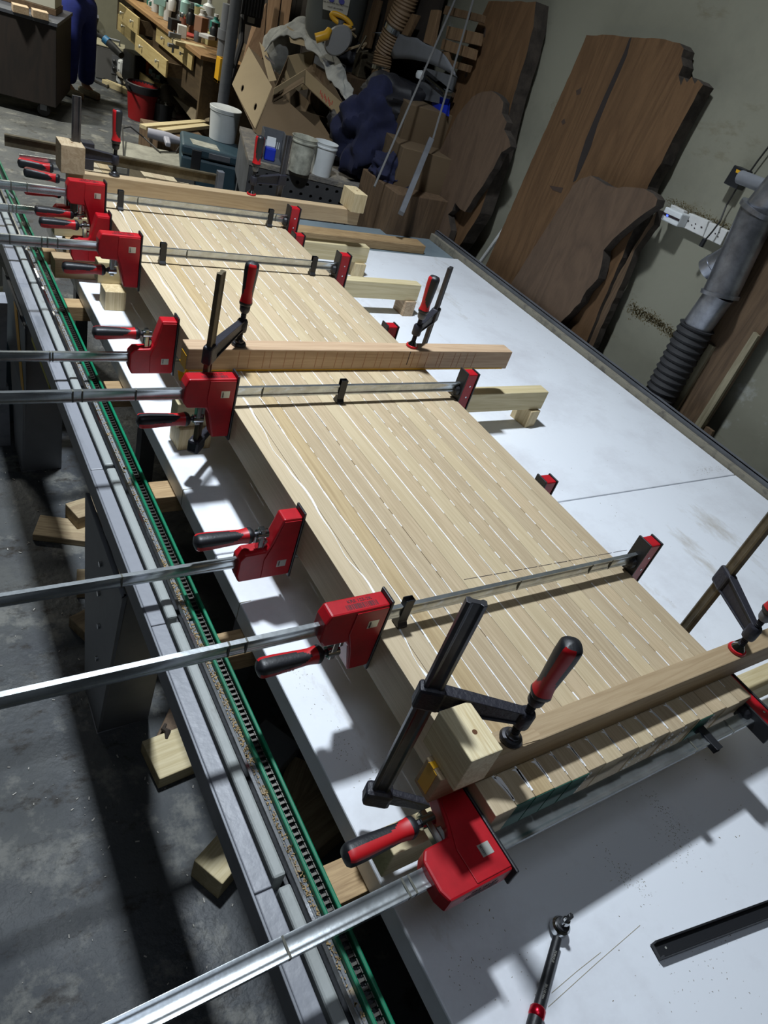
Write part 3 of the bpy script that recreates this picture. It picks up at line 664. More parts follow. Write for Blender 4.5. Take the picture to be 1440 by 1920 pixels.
# ================================================================ TOOLS ON TABLE
wr = thing('torque_wrench', 'black torque wrench with red collar and chrome ratchet head on the table', 'wrench')
h0, h1 = Z(1048, 1748, TZ+.02), Z(1008, 1895, TZ+.016)
dv = (h1-h0).normalized(); h2 = h0+dv*.20
MB().tube([h0+dv*.012, h0+dv*.135], [.0085, .0095], 16).build('shaft', BLK, wr, smooth=True)
MB().tube([h0+dv*.135, h0+dv*.138, h0+dv*.150, h0+dv*.153], [.011, .0135, .0135, .011], 20).build('red_collar', mat('anodised_red', (.45, .005, .02), .25, metal=.8), wr, smooth=True)
MB().tube([h0+dv*.153, h0+dv*.27], [.0125, .0125], 16).build('handle', BLK, wr, smooth=True)
hc = h0-dv*.012
MB().lathe([(.012, -.012), (.0175, -.009), (.0175, .004), (.014, .008)], hc, 24).build('ratchet_head', CHROME, wr, smooth=True)
MB().lathe([(.0125, .006), (.0125, .011), (.009, .012)], hc, 20).build('selector', BLK, wr, smooth=True)
MB().lathe([(.0065, .010), (.0085, .013), (.0085, .024), (.007, .027)], hc, 16).build('socket', CHROME, wr, smooth=True)
MB().lathe([(.0050, .026), (.0050, .045), (.003, .046)], hc, 6).build('hex_bit', BLK, wr)
for k, (tx, off_) in enumerate((('TORQUE', .05), ('20-110 Nm', .112))):
    text(tx, .0055, frame(h0+dv*off_+V((0, 0, .0102)), dv, V((0, 0, 1)).cross(dv)), PLATE, wr)
bk = thing('black_profile_bar', 'black steel profile bar lying at the lower right of the table', 'steel bar')
a, b = Z(1232, 1783, TZ+.012), Z(1440, 1706, TZ+.012); d = (b-a).normalized(); b2 = a+d*.62
R = d.to_track_quat('X', 'Z').to_matrix(); L = .62; mid = a+d*L/2
MB().box(mid-V((0, 0, .004)), (L, .024, .008), R).build('web', BLK, bk)
sd = R @ V((0, 1, 0))
MB().box(mid+sd*.0125, (L, .004, .020), R).box(mid-sd*.0125, (L, .004, .020), R).build('flange', BLK, bk, bevel=.001)
MB().lathe([(.0022, 0), (.0022, .0006)], a+d*.022, 10).build('slot_hole', PLATE, bk)
# ================================================================ BACKGROUND HELPERS
from mathutils import noise
def PX(px, py, x0, k=0):
    """point on the leaning plane x = x0 + k z"""
    d = ray(px, py); t = (x0 + k*CAM.z)/(d.x - k*d.z); return CAM + d*t
def VT(px, py, p):
    """height at which the pixel passes the vertical through p"""
    d = ray(px, py); t = (p[0]*d.x + p[1]*d.y)/(d.x**2+d.y**2); return V((p[0], p[1], CAM.z+d.z*t))
def simple(mb, name, m, label, cat, group=None, **k):
    c = sum((V(v) for v in mb.v), V())/len(mb.v); k.setdefault('loc', c)
    return tag(mb.build(name, m, **k), label, cat, group)
def blob(c, r, seed, amp=.3, fr=3, n=36, squash=None, fold=0):
    vs, fs = [], []
    for i in range(n+1):
        th = pi*i/n
        for j in range(n):
            ph = 2*pi*j/n; d = V((sin(th)*cos(ph), sin(th)*sin(ph), cos(th)))
            q = d*fr+V((seed, seed*.7, -seed))
            k = 1+amp*noise.noise(q)+amp*.5*noise.noise(q*2.3)
            if fold: k += fold*(abs(noise.noise(q*1.3+V((9, 3, 1))))*-1.5)
            v = V((d.x*r[0], d.y*r[1], d.z*r[2]))*k
            if squash is not None and v.z < -squash: v.z = -squash
            vs.append(V(c)+v)
    for i in range(n):
        for j in range(n): fs.append((i*n+j, i*n+(j+1) % n, (i+1)*n+(j+1) % n, (i+1)*n+j))
    return MB().add(vs, fs)
def panels(parent, O, u, v, w_, m, th=.006, open_top=True, name='side'):
    """box of thin sheets: floor u x v at O, walls along w_"""
    O, u, v, w_ = V(O), V(u), V(v), V(w_)
    un, vn, wn = u.normalized()*th, v.normalized()*th, w_.normalized()*th
    MB().prism([O, O+u, O+u+v, O+v], wn).build('bottom', m, parent)
    for q, e in (([O, O+u, O+u+w_, O+w_], vn), ([O+v, O+v+u, O+v+u+w_, O+v+w_], -vn), ([O, O+v, O+v+w_, O+w_], un), ([O+u, O+u+v, O+u+v+w_, O+u+w_], -un)):
        MB().prism(q, e).build(name, m, parent)
# ================================================================ TIMBER SLABS ON THE RIGHT WALL
def slab(pts, x0, k, th, m, label, foot):
    P = [PX(a, b, x0, k) for a, b in pts]
    f = [V((x0, y, 0.001)) for y in foot]
    P = P + f; c = sum(P, V())/len(P)
    t = thing('timber_slab', label, 'timber slab', (c.x, c.y, 0), group='thick timber slabs leaning on the right wall')
    # roughen outline
    out = []
    for a, b in zip(P, P[1:]+P[:1]):
        n = max(1, int((b-a).length/.035)); 
        for i in range(n):
            q = a.lerp(b, i/n); j = .006*noise.noise(q*22); out.append(V((q.x, q.y+j, max(.001, q.z+j*.8))))
    mb = MB().prism([p-t.location for p in out], (th, 0, 0)); o = mb.build('face_board', m, t)
    o.data.materials.append(BARK)
    for p in o.data.polygons:
        if abs(p.normal.x) < .5: p.material_index = 1
    return t
t = slab([(1100, 67), (1140, 66), (1185, 70), (1235, 72), (1275, 82), (1282, 92), (1277, 105), (1280, 122), (1272, 140), (1276, 160), (1283, 146), (1288, 155), (1297, 145), (1303, 158), (1309, 150), (1318, 158), (1300, 190), (1270, 245), (1240, 305), (1215, 350), (1200, 400), (1150, 520), (1100, 640)],
     3.085, .035, .085, SLABW, 'big brown slab with a long dark crack and broken top corner on the right wall', (2.42, 3.38))
t.location
P = [PX(a, b, 3.0842, .035) for a, b in ((1184, 70), (1175, 105), (1160, 140), (1140, 185), (1120, 235), (1108, 275), (1093, 310), (1080, 338), (1074, 342), (1084, 305), (1098, 262), (1112, 228), (1132, 182), (1152, 138), (1170, 98), (1180, 72))]
MB().prism([p-t.location for p in P], (.0015, 0, 0)).build('dark_crack', mat('crack', (.02, .014, .012), .9), t)
for q in (((1052, 228), (1058, 222), (1060, 230), (1055, 234)), ((1080, 170), (1090, 164), (1088, 176), (1081, 178)), ((1030, 348), (1056, 352), (1052, 362), (1036, 356))):
    MB().prism([PX(a, b, 3.0838, .035)-t.location for a, b in q], (.002, 0, 0)).build('knot', mat('knot', (.05, .03, .02), .9), t)
slab([(1060, 372), (1074, 348), (1090, 334), (1108, 329), (1118, 336), (1135, 346), (1158, 352), (1180, 350), (1208, 353), (1226, 364), (1233, 375), (1229, 386), (1208, 399), (1188, 415), (1165, 435), (1150, 448), (1132, 470), (1127, 500), (1121, 522), (1100, 545), (1088, 568), (1050, 606), (1032, 618)],
     3.015, .03, .06, SLABG, 'shorter greyish slab with curved bark edge leaning before the big brown slab', (2.66, 3.20))
slab([(1232, 392), (1225, 420), (1190, 470), (1170, 520), (1110, 652), (1080, 640), (1110, 560), (1140, 480), (1180, 430)],
     3.10, .045, .05, DARKW, 'dark narrow piece showing behind the curved bark edge near the wall stain', (2.22, 2.5))  # dark area behind the bark edge, built as a narrow piece
t = slab([(916, 2), (960, 3), (1005, 3), (1000, 50), (985, 110), (960, 190), (940, 280), (900, 400), (850, 480), (800, 470), (822, 300), (832, 230), (850, 165), (872, 108), (893, 55)],
     3.04, .045, .10, SLABW, 'tall flat brown slab at the far end of the right wall', (3.8, 4.55))
for q in (((905, 52), (911, 52), (909, 70), (905, 68)), ((871, 140), (876, 134), (876, 142), (872, 147))):
    MB().prism([PX(a, b, 3.0388, .045)-t.location for a, b in q], (.002, 0, 0)).build('knot', MATS['knot'], t)
slab([(815, 300), (835, 260), (858, 215), (885, 182), (905, 172), (922, 170), (936, 180), (944, 192), (941, 212), (950, 228), (945, 242), (955, 262), (957, 274), (940, 286), (925, 315), (905, 348), (888, 372), (872, 398), (862, 392), (853, 380), (848, 395), (840, 402), (845, 430), (838, 455), (790, 440), (795, 370)],
     2.99, .03, .05, SLABG, 'grey live-edge slab leaning in front of the far tall slab', (3.75, 4.4))
simple(MB().tube([PX(948, 425, 3.2), PX(880, 520, 3.2)], .012), 'thin_pole', WHT, 'thin pale pole leaning between the two groups of wall slabs', 'pole')
# dark board stands in for the duct shadow; pale strips are timber edges
t = thing('duct_shade_board', 'dark board standing in for the duct shadow, with two pale timber edge strips, behind the black hose', 'board', (3.15, 1.6, 0))
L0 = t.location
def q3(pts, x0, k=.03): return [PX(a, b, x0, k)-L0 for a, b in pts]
MB().prism(q3(((1400, 470), (1520, 300), (1560, 420), (1312, 812), (1232, 775)), 3.14), (.02, 0, 0)).build('shade_face', DARKW, t)
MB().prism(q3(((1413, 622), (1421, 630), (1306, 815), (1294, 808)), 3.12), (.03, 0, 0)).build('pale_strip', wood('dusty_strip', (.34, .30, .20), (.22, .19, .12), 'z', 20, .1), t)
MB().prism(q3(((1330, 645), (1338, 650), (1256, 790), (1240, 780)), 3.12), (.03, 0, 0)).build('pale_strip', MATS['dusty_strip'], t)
MB().prism([V((3.14, 1.35, 0))-L0, V((3.14, 1.95, 0))-L0, V((3.17, 1.75, .80))-L0, V((3.17, 1.52, .80))-L0], (.02, 0, 0)).build('shade_foot', DARKW, t)
# ---------------------------------------------------------------- duct and hose
dx, dy = 3.085, 1.70
t = thing('metal_duct', 'shiny galvanised dust duct with black corrugated hose below, at the right edge', 'duct', (dx, dy, 0))
a, b = PX(1392, 470, dx), PX(1300, 605, dx)
top = PX(1470, 330, dx); j1 = PX(1408, 378+20, dx); j2 = PX(1350, 552, dx); j3 = PX(1307, 612, dx); end = PX(1235, 745, dx)
loc = t.location.copy()
def seg(name, p, q, r, m, n=28, smooth=True): return MB().tube([p-loc, q-loc], r, n).build(name, m, t, smooth=smooth)
seg('upper_pipe', PX(1500, 300, dx), PX(1425, 390, dx), .062, GALV)
seg('main_pipe', PX(1425, 390, dx), j2, .076, GALV)
seg('lower_pipe', j2, j3, .066, GALV)
seg('clamp_ring', j2-(j2-j1).normalized()*.008, j2+(j2-j1).normalized()*.008, .084, GALV)
seg('clamp_ring', PX(1425, 390, dx), PX(1419, 398, dx), .084, GALV)
ax = (end-j3).normalized(); bt = end+ax*.28
if bt.z < .35: pass
prof, rr, n = [], [], 60
pth = []
for i in range(n+1):
    p = j3.lerp(bt, i/n); pth.append(p-loc); rr.append(.076+(.007 if i % 3 == 0 else -.003 if i % 3 == 1 else .001))
MB().tube(pth, rr, 24).build('corrugated_hose', RUB, t, smooth=True)
MB().tube([bt-loc, V((bt.x, bt.y, .0))-loc], .06, 16).build('hose_tail', RUB, t, smooth=True)
seg('side_branch', PX(1395, 465, 3.13), PX(1335, 500, 3.13), .052, GALV)
seg('branch_lip', PX(1340, 497, 3.13), PX(1325, 507, 3.13), .055, GALV)
simple(MB().tube([PX(1388, 332, 3.12), PX(1440, 352, 3.1), PX(1520, 385, 3.06)], .028, 14), 'handle_arm', GREY, 'grey metal arm crossing in front of the black wall box', 'arm', smooth=True)
# ---------------------------------------------------------------- sockets
def on_wall(name, quad, x, th, m, label=None, cat=None, parent=None, **k):
    P = [PX(a, b, x) for a, b in quad]; c = sum(P, V())/4
    mb = MB().prism([p if parent is None else p-parent.location for p in P], (th, 0, 0))
    if parent is None: return simple(mb, name, m, label, cat, **k)
    return mb.build(name, m, parent, **k)
t = thing('wall_sockets', 'row of white power sockets on a dirty strip of the right wall', 'socket', PX(1310, 420, 3.25))
for q in (((1258, 383), (1282, 395), (1276, 423), (1252, 408)), ((1292, 399), (1328, 414), (1317, 444), (1279, 426)), ((1330, 416), (1364, 433), (1350, 460), (1318, 445))):
    on_wall('socket_plate', q, 3.235, .035, WHT, parent=t, bevel=.003)
for cx, cy in ((1301, 424), (1345, 440)):
    for k_, (ox, oy) in enumerate(((-4, -2), (3, -4), (1, 4))):
        on_wall('socket_slot', [(cx+ox-1, cy+oy-1.5), (cx+ox+1, cy+oy-1), (cx+ox+1, cy+oy+1.5), (cx+ox-1, cy+oy+1)], 3.234, .002, INK, parent=t)
for cx, cy in ((1290, 414), (1315, 426)):
    on_wall('rocker', [(cx-1.5, cy-2), (cx+1.5, cy-1), (cx+1.5, cy+2), (cx-1.5, cy+1)], 3.233, .002, INK, parent=t)
t = thing('plug_adapter', 'white plug-in adapter with black stripe and blue light beside the wall sockets', 'adapter', PX(1258, 405, 3.17))
on_wall('body', ((1248, 387), (1280, 401), (1268, 425), (1238, 411)), 3.17, .064, WHITEP, parent=t, bevel=.006)
on_wall('stripe', ((1243, 397), (1274, 411), (1272, 415), (1241, 401)), 3.168, .003, INK, parent=t)
on_wall('blue_light', ((1250, 402), (1253, 403), (1252, 406), (1249, 405)), 3.1665, .002, mat('blue_led', (.05, .1, 1), .4, emit=3), parent=t)
t = thing('black_wall_box', 'black switch box with yellow mark on the right wall above the duct', 'box', PX(1370, 332, 3.22))
on_wall('body', ((1377, 309), (1400, 319), (1380, 355), (1356, 343)), 3.21, .055, BLK, parent=t, bevel=.003)
on_wall('yellow_mark', ((1381, 317), (1388, 320), (1386, 326), (1379, 323)), 3.2085, .002, YELP, parent=t)
simple(MB().tube([PX(1445, 270, 3.24), PX(1422, 300, 3.24), PX(1402, 328, 3.24), PX(1380, 355, 3.23), PX(1362, 385, 3.23), PX(1350, 415, 3.2), PX(1335, 435, 3.19), PX(1322, 450, 3.18)], .004, 6), 'power_cable', CABLE, 'thin black cable hanging from the black wall box across the sockets', 'cable')
simple(MB().tube([PX(1322, 448, 3.18), PX(1314, 462, 3.18)], .011, 8), 'plug', BLK, 'black plug dangling below the white sockets', 'plug')
# dirt band and crack on wall (mould has its own shape)
rsx = random.Random(11); mb = MB()
for k in range(1500):
    s_ = rsx.random(); px = 1182+s_*92+rsx.gauss(0, 5); py = 578+s_*62+rsx.gauss(0, 6)*(1.2-s_*.5)-8*sin(s_*3)
    p = PX(px, py, WX-.0007); r = rsx.uniform(.001, .0038); mb.add([p+V((0, r*cos(a)*rsx.uniform(.6, 1.3), r*sin(a)*rsx.uniform(.6, 1.3))) for a in (0, 1.2, 2.4, 3.6, 4.9)], [(0, 1, 2, 3, 4)])
for k in range(900):
    s_ = rsx.random(); px = 1256+s_*125+rsx.gauss(0, 4); py = 378+s_*57+rsx.gauss(0, 5)
    p = PX(px, py, WX-.0007); r = rsx.uniform(.001, .003); mb.add([p+V((0, r*cos(a)*rsx.uniform(.6, 1.3), r*sin(a)*rsx.uniform(.6, 1.3))) for a in (0, 1.2, 2.4, 3.6, 4.9)], [(0, 1, 2, 3, 4)])
tag(mb.build('wall_mould', mat('mould', (.13, .10, .045), .95), weld=False), 'brown mould stain speckled over the lower right wall plaster', 'stain', kind='stuff')
# ================================================================ PERFORATED STEEL BENCH
BX, BYY = V((1.96, 4.46, 0)), V((3.0, 4.14, 0)); u = (BYY-BX).normalized(); vv = V((-u.y, u.x, 0)); BW = (BYY-BX).length; BZ = .90
t = thing('perforated_steel_bench', 'dark steel bench with rows of round holes in its front behind the table', 'bench', BX, math.atan2(u.y, u.x))
CW = .066; nx, nz = int(BW/CW), 4; mb = MB(); z0 = BZ-.03-nz*CW
for i in range(nx):
    for j in range(nz):
        x0 = i*CW; zb = z0+j*CW; c = V((x0+CW/2+(CW*.25 if j % 2 else -CW*.2), 0, zb+CW/2)); R_ = .0115
        sq = [V((x0, 0, zb)), V((x0+CW/2, 0, zb)), V((x0+CW, 0, zb)), V((x0+CW, 0, zb+CW/2)), V((x0+CW, 0, zb+CW)), V((x0+CW/2, 0, zb+CW)), V((x0, 0, zb+CW)), V((x0, 0, zb+CW/2))]
        ci = [c+V((R_*cos(a), 0, R_*sin(a))) for a in [radians(225+45*k) for k in range(8)]]
        bk_ = [p+V((0, .012, 0)) for p in ci]
        mb.add(sq+ci+bk_, [(k, (k+1) % 8, 8+(k+1) % 8, 8+k) for k in range(8)]+[(8+k, 8+(k+1) % 8, 16+(k+1) % 8, 16+k) for k in range(8)])
BENM = mat('bench_steel', (.10, .10, .105), .5, metal=.4, var=.35, vscale=5)
mb.build('front_panel', BENM, t)
MB().bb((-.0, .0125, z0), (BW, .02, BZ-.03)).build('dark_infill', mat('void_black', (.004, .004, .004), .9), t)  # black sheet stands in for the unlit inside behind the holes
MB().bb((-.01, -.004, BZ-.03), (BW+.02, .86, BZ)).build('bench_top', layered('dusty_bench', (.14, .13, .12), [(14, .45, .65, (.26, .23, .18), one, 'n')], rough=.9, bump=.6, bscale=60), t, bevel=.002)
MB().bb((0, .021, z0), (.015, .85, BZ-.0302)).build('side_panel', GREYD, t)
MB().bb((BW-.015, .021, z0), (BW, .85, BZ-.0302)).build('side_panel', GREYD, t)
for x in (.06, BW-.06):
    for y in (.1, .78): MB().bb((x-.04, y-.04, 0), (x+.04, y+.04, z0)).build('leg', GREYD, t)
# ---------------------------------------------------------------- buckets
def bucket(px, py, z, r, h, m, label, lid=False, fill=None, handle=False, liner=None, name='plastic_bucket', taper=.86):
    p = Z(px, py, z); t = thing(name, label, 'bucket', (p.x, p.y, z+.001))
    if lid:
        MB().lathe([(r*taper, 0), (r*.99, h*.88), (r*1.04, h*.885), (r*1.04, h*.93), (r*.98, h*.93)], n=36).build('body', m, t, smooth=True)
        MB().lathe([(r*1.05, h*.93), (r*1.06, h*.99), (r*1.02, h), (r*.97, h*.985), (.0, h*.975)], n=36).build('lid', m, t, smooth=True)
    else:
        MB().lathe([(.0, .003), (r*taper, 0), (r*.98, h*.85), (r*1.05, h*.86), (r*1.05, h*.90), (r*1.0, h*.905), (r*1.01, h*.97), (r*1.05, h), (r*.99, h), (r*.95, h*.9), (r*taper*.96, .012), (0, .012)], n=36).build('body', m, t, smooth=True)
    if fill: MB().lathe([(r*.93, h*.55), (0, h*.58)], n=24).build('contents', fill, t)
    if liner: MB().lathe([(r*1.055, h*.82), (r*1.08, h*.9), (r*1.085, h*1.03), (r*1.0, h*1.05), (r*.9, h*.6), (0, h*.5)], n=28).build('bin_liner', liner, t, smooth=True)
    return t
bucket(560, 322, BZ, .078, .205, DIRTYP, 'stained translucent bucket standing left of the clean white one on the steel bench', fill=mat('grey_fill', (.2, .2, .17), .9))
t = bucket(600, 327, BZ, .074, .195, WHITEP, 'clean white bucket with drips on its rim on the steel bench', fill=WHITEP)
# angle-sided tray with blue box
o = Z(508, 307, BZ); t = thing('grey_tray', 'grey slotted tray standing on the steel bench behind the bar clamp', 'tray', (o.x, o.y, BZ+.001), -.3)
MB().bb((-.07, 0, 0), (.07, .15, .004)).bb((-.07, .146, 0), (.07, .15, .17)).bb((-.07, 0, 0), (-.066, .15, .17)).bb((.066, 0, 0), (.07, .15, .17)).build('body', GREYD, t)
mb = MB()
for k in range(10): mb.bb((-.06+k*.012, .1445, .06), (-.055+k*.012, .1462, .10))
mb.build('slots', WHITEP, t)['kind'] = 'stuff'
t = thing('blue_scoop', 'bright blue plastic scoop with pale top in the grey tray', 'scoop', (o.x+.005, o.y+.05, BZ+.006), -.3)
MB().bb((-.033, -.02, 0), (.033, .03, .075)).build('body', BLUEP, t, bevel=.008)
MB().prism([(-.028, .03, .075), (.028, .03, .075), (.030, .05, .125), (-.026, .05, .125)], (0, .006, 0)).build('flap', WHITEP, t)
# scraps on bench top
for i, (px, py, dx_, dy_, dz_, rz, lb) in enumerate(((630, 300, .26, .05, .03, -.3, 'white board offcut lying behind the clean bucket'), (680, 328, .14, .06, .012, .4, 'thin wood scrap on the steel bench left of the leaning string'), (735, 335, .17, .09, .014, -.5, 'pale flat wood scrap at the right end of the steel bench'), (705, 335, .12, .04, .015, .1, 'splintery wood scrap in the middle of the bench rubble'), (725, 345, .10, .07, .02, .9, 'dark scrap piece under the pale flat wood scrap'))):
    p = Z(px, py, BZ); o = MB().box((0, 0, dz_/2), (dx_, dy_, dz_)).build('wood_scrap', (WHITEP, SCRAP, PINEX, SCRAP, DARKW)[i], bevel=.002); o.location = (p.x, p.y, BZ+.001+.0*i); o.rotation_euler = (0, 0, rz); tag(o, lb, 'wood scrap', 'scraps on the steel bench')
# ---------------------------------------------------------------- tool case, white bucket, concrete box, planks
cz = .42
CP = Z(405, 268, .62)
t = thing('blue_grey_tool_case', 'blue-grey plastic tool case with latches under the white lidded bucket', 'tool case', (CP.x, CP.y-.06, 0), -.28)
MB().bb((-.28, -.2, .22), (.28, .2, .54)).build('case_body', TEALC, t, bevel=.02)
MB().bb((-.285, -.205, .545), (.285, .205, .62)).build('case_lid', TEALC, t, bevel=.02)
for x in (-.17, .17): MB().bb((x-.035, -.222, .44), (x+.035, -.2052, .60)).build('latch', BLK, t, bevel=.004)
MB().bb((-.08, -.215, .56), (.08, -.2055, .60)).build('front_grip', GREYD, t, bevel=.003)
MB().bb((-.26, -.17, 0), (.26, .17, .2198)).build('lower_base', GREYD, t, bevel=.01)
MB().prism([(-.2, -.15, .6202), (0, -.18, .6202), (-.02, -.02, .6202), (-.22, .0, .6202)], (0, 0, .002)).build('paper_label', DIRTYP, t)
bucket(416, 262, .622, .118, .235, WHITEP, 'white lidded bucket standing on the blue-grey tool case', lid=True, name='lidded_bucket')
CB = Z(285, 300, .42)
t = thing('concrete_box', 'grey concrete-like box with a dusty top left of the tool case', 'box', (CB.x, CB.y, 0), -.22)
MB().bb((-.27, -.25, 0), (.30, .25, .42)).build('body', mat('old_grey_box', (.16, .15, .13), .9, bump=.3, var=.35, vscale=6), t, bevel=.01)
MB().bb((-.28, -.26, .4205), (.31, .26, .445)).build('top_plate', mat('dusty_top', (.34, .33, .27), .9, bump=.3, var=.4, vscale=9), t, bevel=.004)
ng = Z(308, 262, .47); t = thing('grey_heat_gun', 'light grey heat gun lying on the concrete-like box', 'tool', (ng.x, ng.y, .446), -.35)
MB().tube([(-.13, .0, .045), (-.02, .0, .045), (.03, 0, .045), (.10, 0, .045), (.16, 0, .045)], [.036, .042, .042, .030, .024], 18).build('barrel', mat('grey_purple_plastic', (.36, .36, .42), .5), t, smooth=True)
MB().prism([(-.01, -.02, .03), (.04, -.02, .03), (.06, -.15, .012), (.02, -.16, .012)], (0, 0, .035)).build('handle', MATS['grey_purple_plastic'], t, bevel=.01)
MB().tube([(.16, 0, .045), (.20, 0, .045)], .018, 14).build('nozzle', GREYD, t, smooth=True)
simple(MB().tube([Z(232, 300, .45), Z(230, 240, .50), Z(245, 238, .52), Z(270, 258, .47), Z(300, 285, .455), Z(330, 285, .455), Z(345, 262, .46)], .006, 6), 'looped_power_lead', CABLE, 'black cord looped over the concrete-like box', 'cord', smooth=True)
for i, (a, b, lb) in enumerate((((268, 238), (392, 228), 'longer pale pine plank on the floor left of the lidded bucket'), ((300, 246), (388, 236), 'shorter pale pine plank lying in front of the longer one'))):
    A, B = Z(*a, .46+.0*i), Z(*b, .46)
    mb = MB(); barbetween(mb, A, B, .07, .03); simple(mb, 'pine_plank', PINEX, lb, 'plank', 'pine planks behind the concrete-like box', bevel=.002)
simple(MB().bb((2.0, 6.45, 0), (2.5, 7.0, .44)), 'low_crate', DARKW, 'low dark crate carrying the two pine planks', 'crate', bevel=.01)
# ================================================================ CARTONS, BLANKET, JACKETS
CRN = {'A': D(466, 87, 5.45), 'B': D(435, 158, 5.35), 'C': D(476, 246, 5.0), 'Dd': D(510, 163, 5.1)}
t = thing('large_carton', 'large tilted brown carton with two round hand holes in its left face', 'carton')
A, B, C_, Q = CRN['A'], CRN['B'], CRN['C'], CRN['Dd']
e = D(640, 232, 4.85)-Q; e = V((e.x, e.y, -.16))
nrm = e.normalized()*.006
# left face with holes
def face_holes(quad, holes, r, th, name, m, parent):
    a, b, c, d = quad; ux = (d-a); uy = (b-a); mb = MB(); n = 10
    P = lambda s, t_: a+ux*s+uy*t_
    # strips: split in halves each with one hole
    for (s0, s1, t0, t1, hs, ht) in holes:
        out = [(s0, t0), ((s0+s1)/2, t0), (s1, t0), (s1, (t0+t1)/2), (s1, t1), ((s0+s1)/2, t1), (s0, t1), (s0, (t0+t1)/2)]
        ins = [(hs+r*cos(g), ht+r*sin(g)*ux.length/uy.length) for g in [radians(225+45*k) for k in range(8)]]
        for off_ in (V(), th):
            mb.add([P(*q)+off_ for q in out+ins], [(k, (k+1) % 8, 8+(k+1) % 8, 8+k) for k in range(8)])
    return mb.build(name, m, parent)
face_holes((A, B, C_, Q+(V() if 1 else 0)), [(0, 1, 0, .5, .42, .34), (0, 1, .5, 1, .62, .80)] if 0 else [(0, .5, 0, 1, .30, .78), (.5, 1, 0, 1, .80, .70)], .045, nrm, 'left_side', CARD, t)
MB().prism([C_, Q, Q+e, C_+e], (B-C_).normalized()*.006).build('front_side', CARDD, t)  # sides from here on carry their shade in a darker colour
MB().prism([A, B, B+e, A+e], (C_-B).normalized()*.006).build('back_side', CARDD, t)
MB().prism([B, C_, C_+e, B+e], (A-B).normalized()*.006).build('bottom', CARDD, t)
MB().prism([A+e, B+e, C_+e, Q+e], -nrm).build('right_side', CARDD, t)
f1 = D(484, 78, 5.35); MB().prism([D(486, 78, 5.4), D(498, 92, 5.35), D(518, 150, 5.2), D(504, 152, 5.2)], nrm*.7).build('flap', CARD, t)
for k in range(2):
    MB().prism([D(497+k, 103+15*k, 5.3), D(515+k*1, 118+14*k, 5.27), D(515+k*1, 122+14*k, 5.27), D(497+k, 107+15*k, 5.3)], nrm*-.3).build('flap_slot', INK, t)
t = thing('open_carton_tray', 'open brown carton tray with red print resting on the large carton', 'carton')
P1, P0, P2 = D(573, 130, 5.0), D(514, 166, 5.0), D(643, 194, 4.8)
dn = V((0, 0, -.085)); th = .006
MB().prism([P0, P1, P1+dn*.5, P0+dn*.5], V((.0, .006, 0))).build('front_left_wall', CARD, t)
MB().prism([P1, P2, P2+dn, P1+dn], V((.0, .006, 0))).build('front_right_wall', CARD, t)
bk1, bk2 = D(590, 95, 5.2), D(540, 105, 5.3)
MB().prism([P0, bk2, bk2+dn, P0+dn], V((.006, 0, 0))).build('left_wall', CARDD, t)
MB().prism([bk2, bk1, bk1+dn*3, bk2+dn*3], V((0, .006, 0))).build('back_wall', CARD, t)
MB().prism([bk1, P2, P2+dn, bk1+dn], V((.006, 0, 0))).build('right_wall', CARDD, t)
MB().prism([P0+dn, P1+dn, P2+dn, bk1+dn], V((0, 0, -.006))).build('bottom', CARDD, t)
MB().prism([D(538, 48, 5.22), D(568, 68, 5.18), D(576, 88, 5.15), D(545, 80, 5.2)], V((0, .006, 0))).build('flap', CARD, t)
text('bakers', .05, frame((P1*.42+P2*.58)+dn*.5+V((-.004, -.006, 0)), (P2-P1), V((0, 0, 1))), mat('red_print', (.40, .06, .04), .8), t) if 0 else None
mb = MB()
for k, s_ in enumerate([.44, .48, .51, .55, .58, .61, .65, .68, .71, .75]):
    p = P1.lerp(P2, s_)+dn*(.42+.1*(k % 3)); q = P1.lerp(P2, s_+.018)+dn*(.42+.1*(k % 3)); mb.prism([p, q, q+dn*.3, p+dn*.3], V((0, -.0015, 0)))
mb.build('red_print', mat('red_print', (.40, .06, .04), .8), t)['kind'] = 'stuff'
def opencarton(px, py, z, dx_, dy_, h, rz, m, label):
    p = Z(px, py, z); t = thing('brown_carton', label, 'carton', (p.x, p.y, z), rz)
    panels(t, (-dx_/2, -dy_/2, 0), (dx_, 0, 0), (0, dy_, 0), (0, 0, h), m); return t
opencarton(590, 262, BZ+.001, .5, .4, .20, -.3, CARDD, 'dark brown carton under the open tray on the steel bench')
# blanket: draped ribbon
def ribbon(path, wvec, th, name, m, label, cat, seed=1, n=8):
    path = [V(p) for p in path]; w_ = V(wvec); fine = []
    for a, b in zip(path, path[1:]):
        for i in range(6): fine.append(a.lerp(b, i/6))
    fine.append(path[-1]); vs = []; N_ = len(fine)
    for i, p in enumerate(fine):
        for j in range(n+1):
            q = p+w_*(j/n-.5); k = noise.noise(V((i*.25+seed, j*.7, seed)))*.045+noise.noise(V((i*.1, j*1.7, seed+5)))*.03
            vs.append(q+V((k*.4, -abs(k), k)))
    fs = [(i*(n+1)+j, i*(n+1)+j+1, (i+1)*(n+1)+j+1, (i+1)*(n+1)+j) for i in range(N_-1) for j in range(n)]
    o = MB().add(vs, fs).build(name, m, loc=path[0], smooth=True); md = o.modifiers.new('solid', 'SOLIDIFY'); md.thickness = th
    md2 = o.modifiers.new('sub', 'SUBSURF'); md2.levels = 1; md2.render_levels = 1
    return tag(o, label, cat)
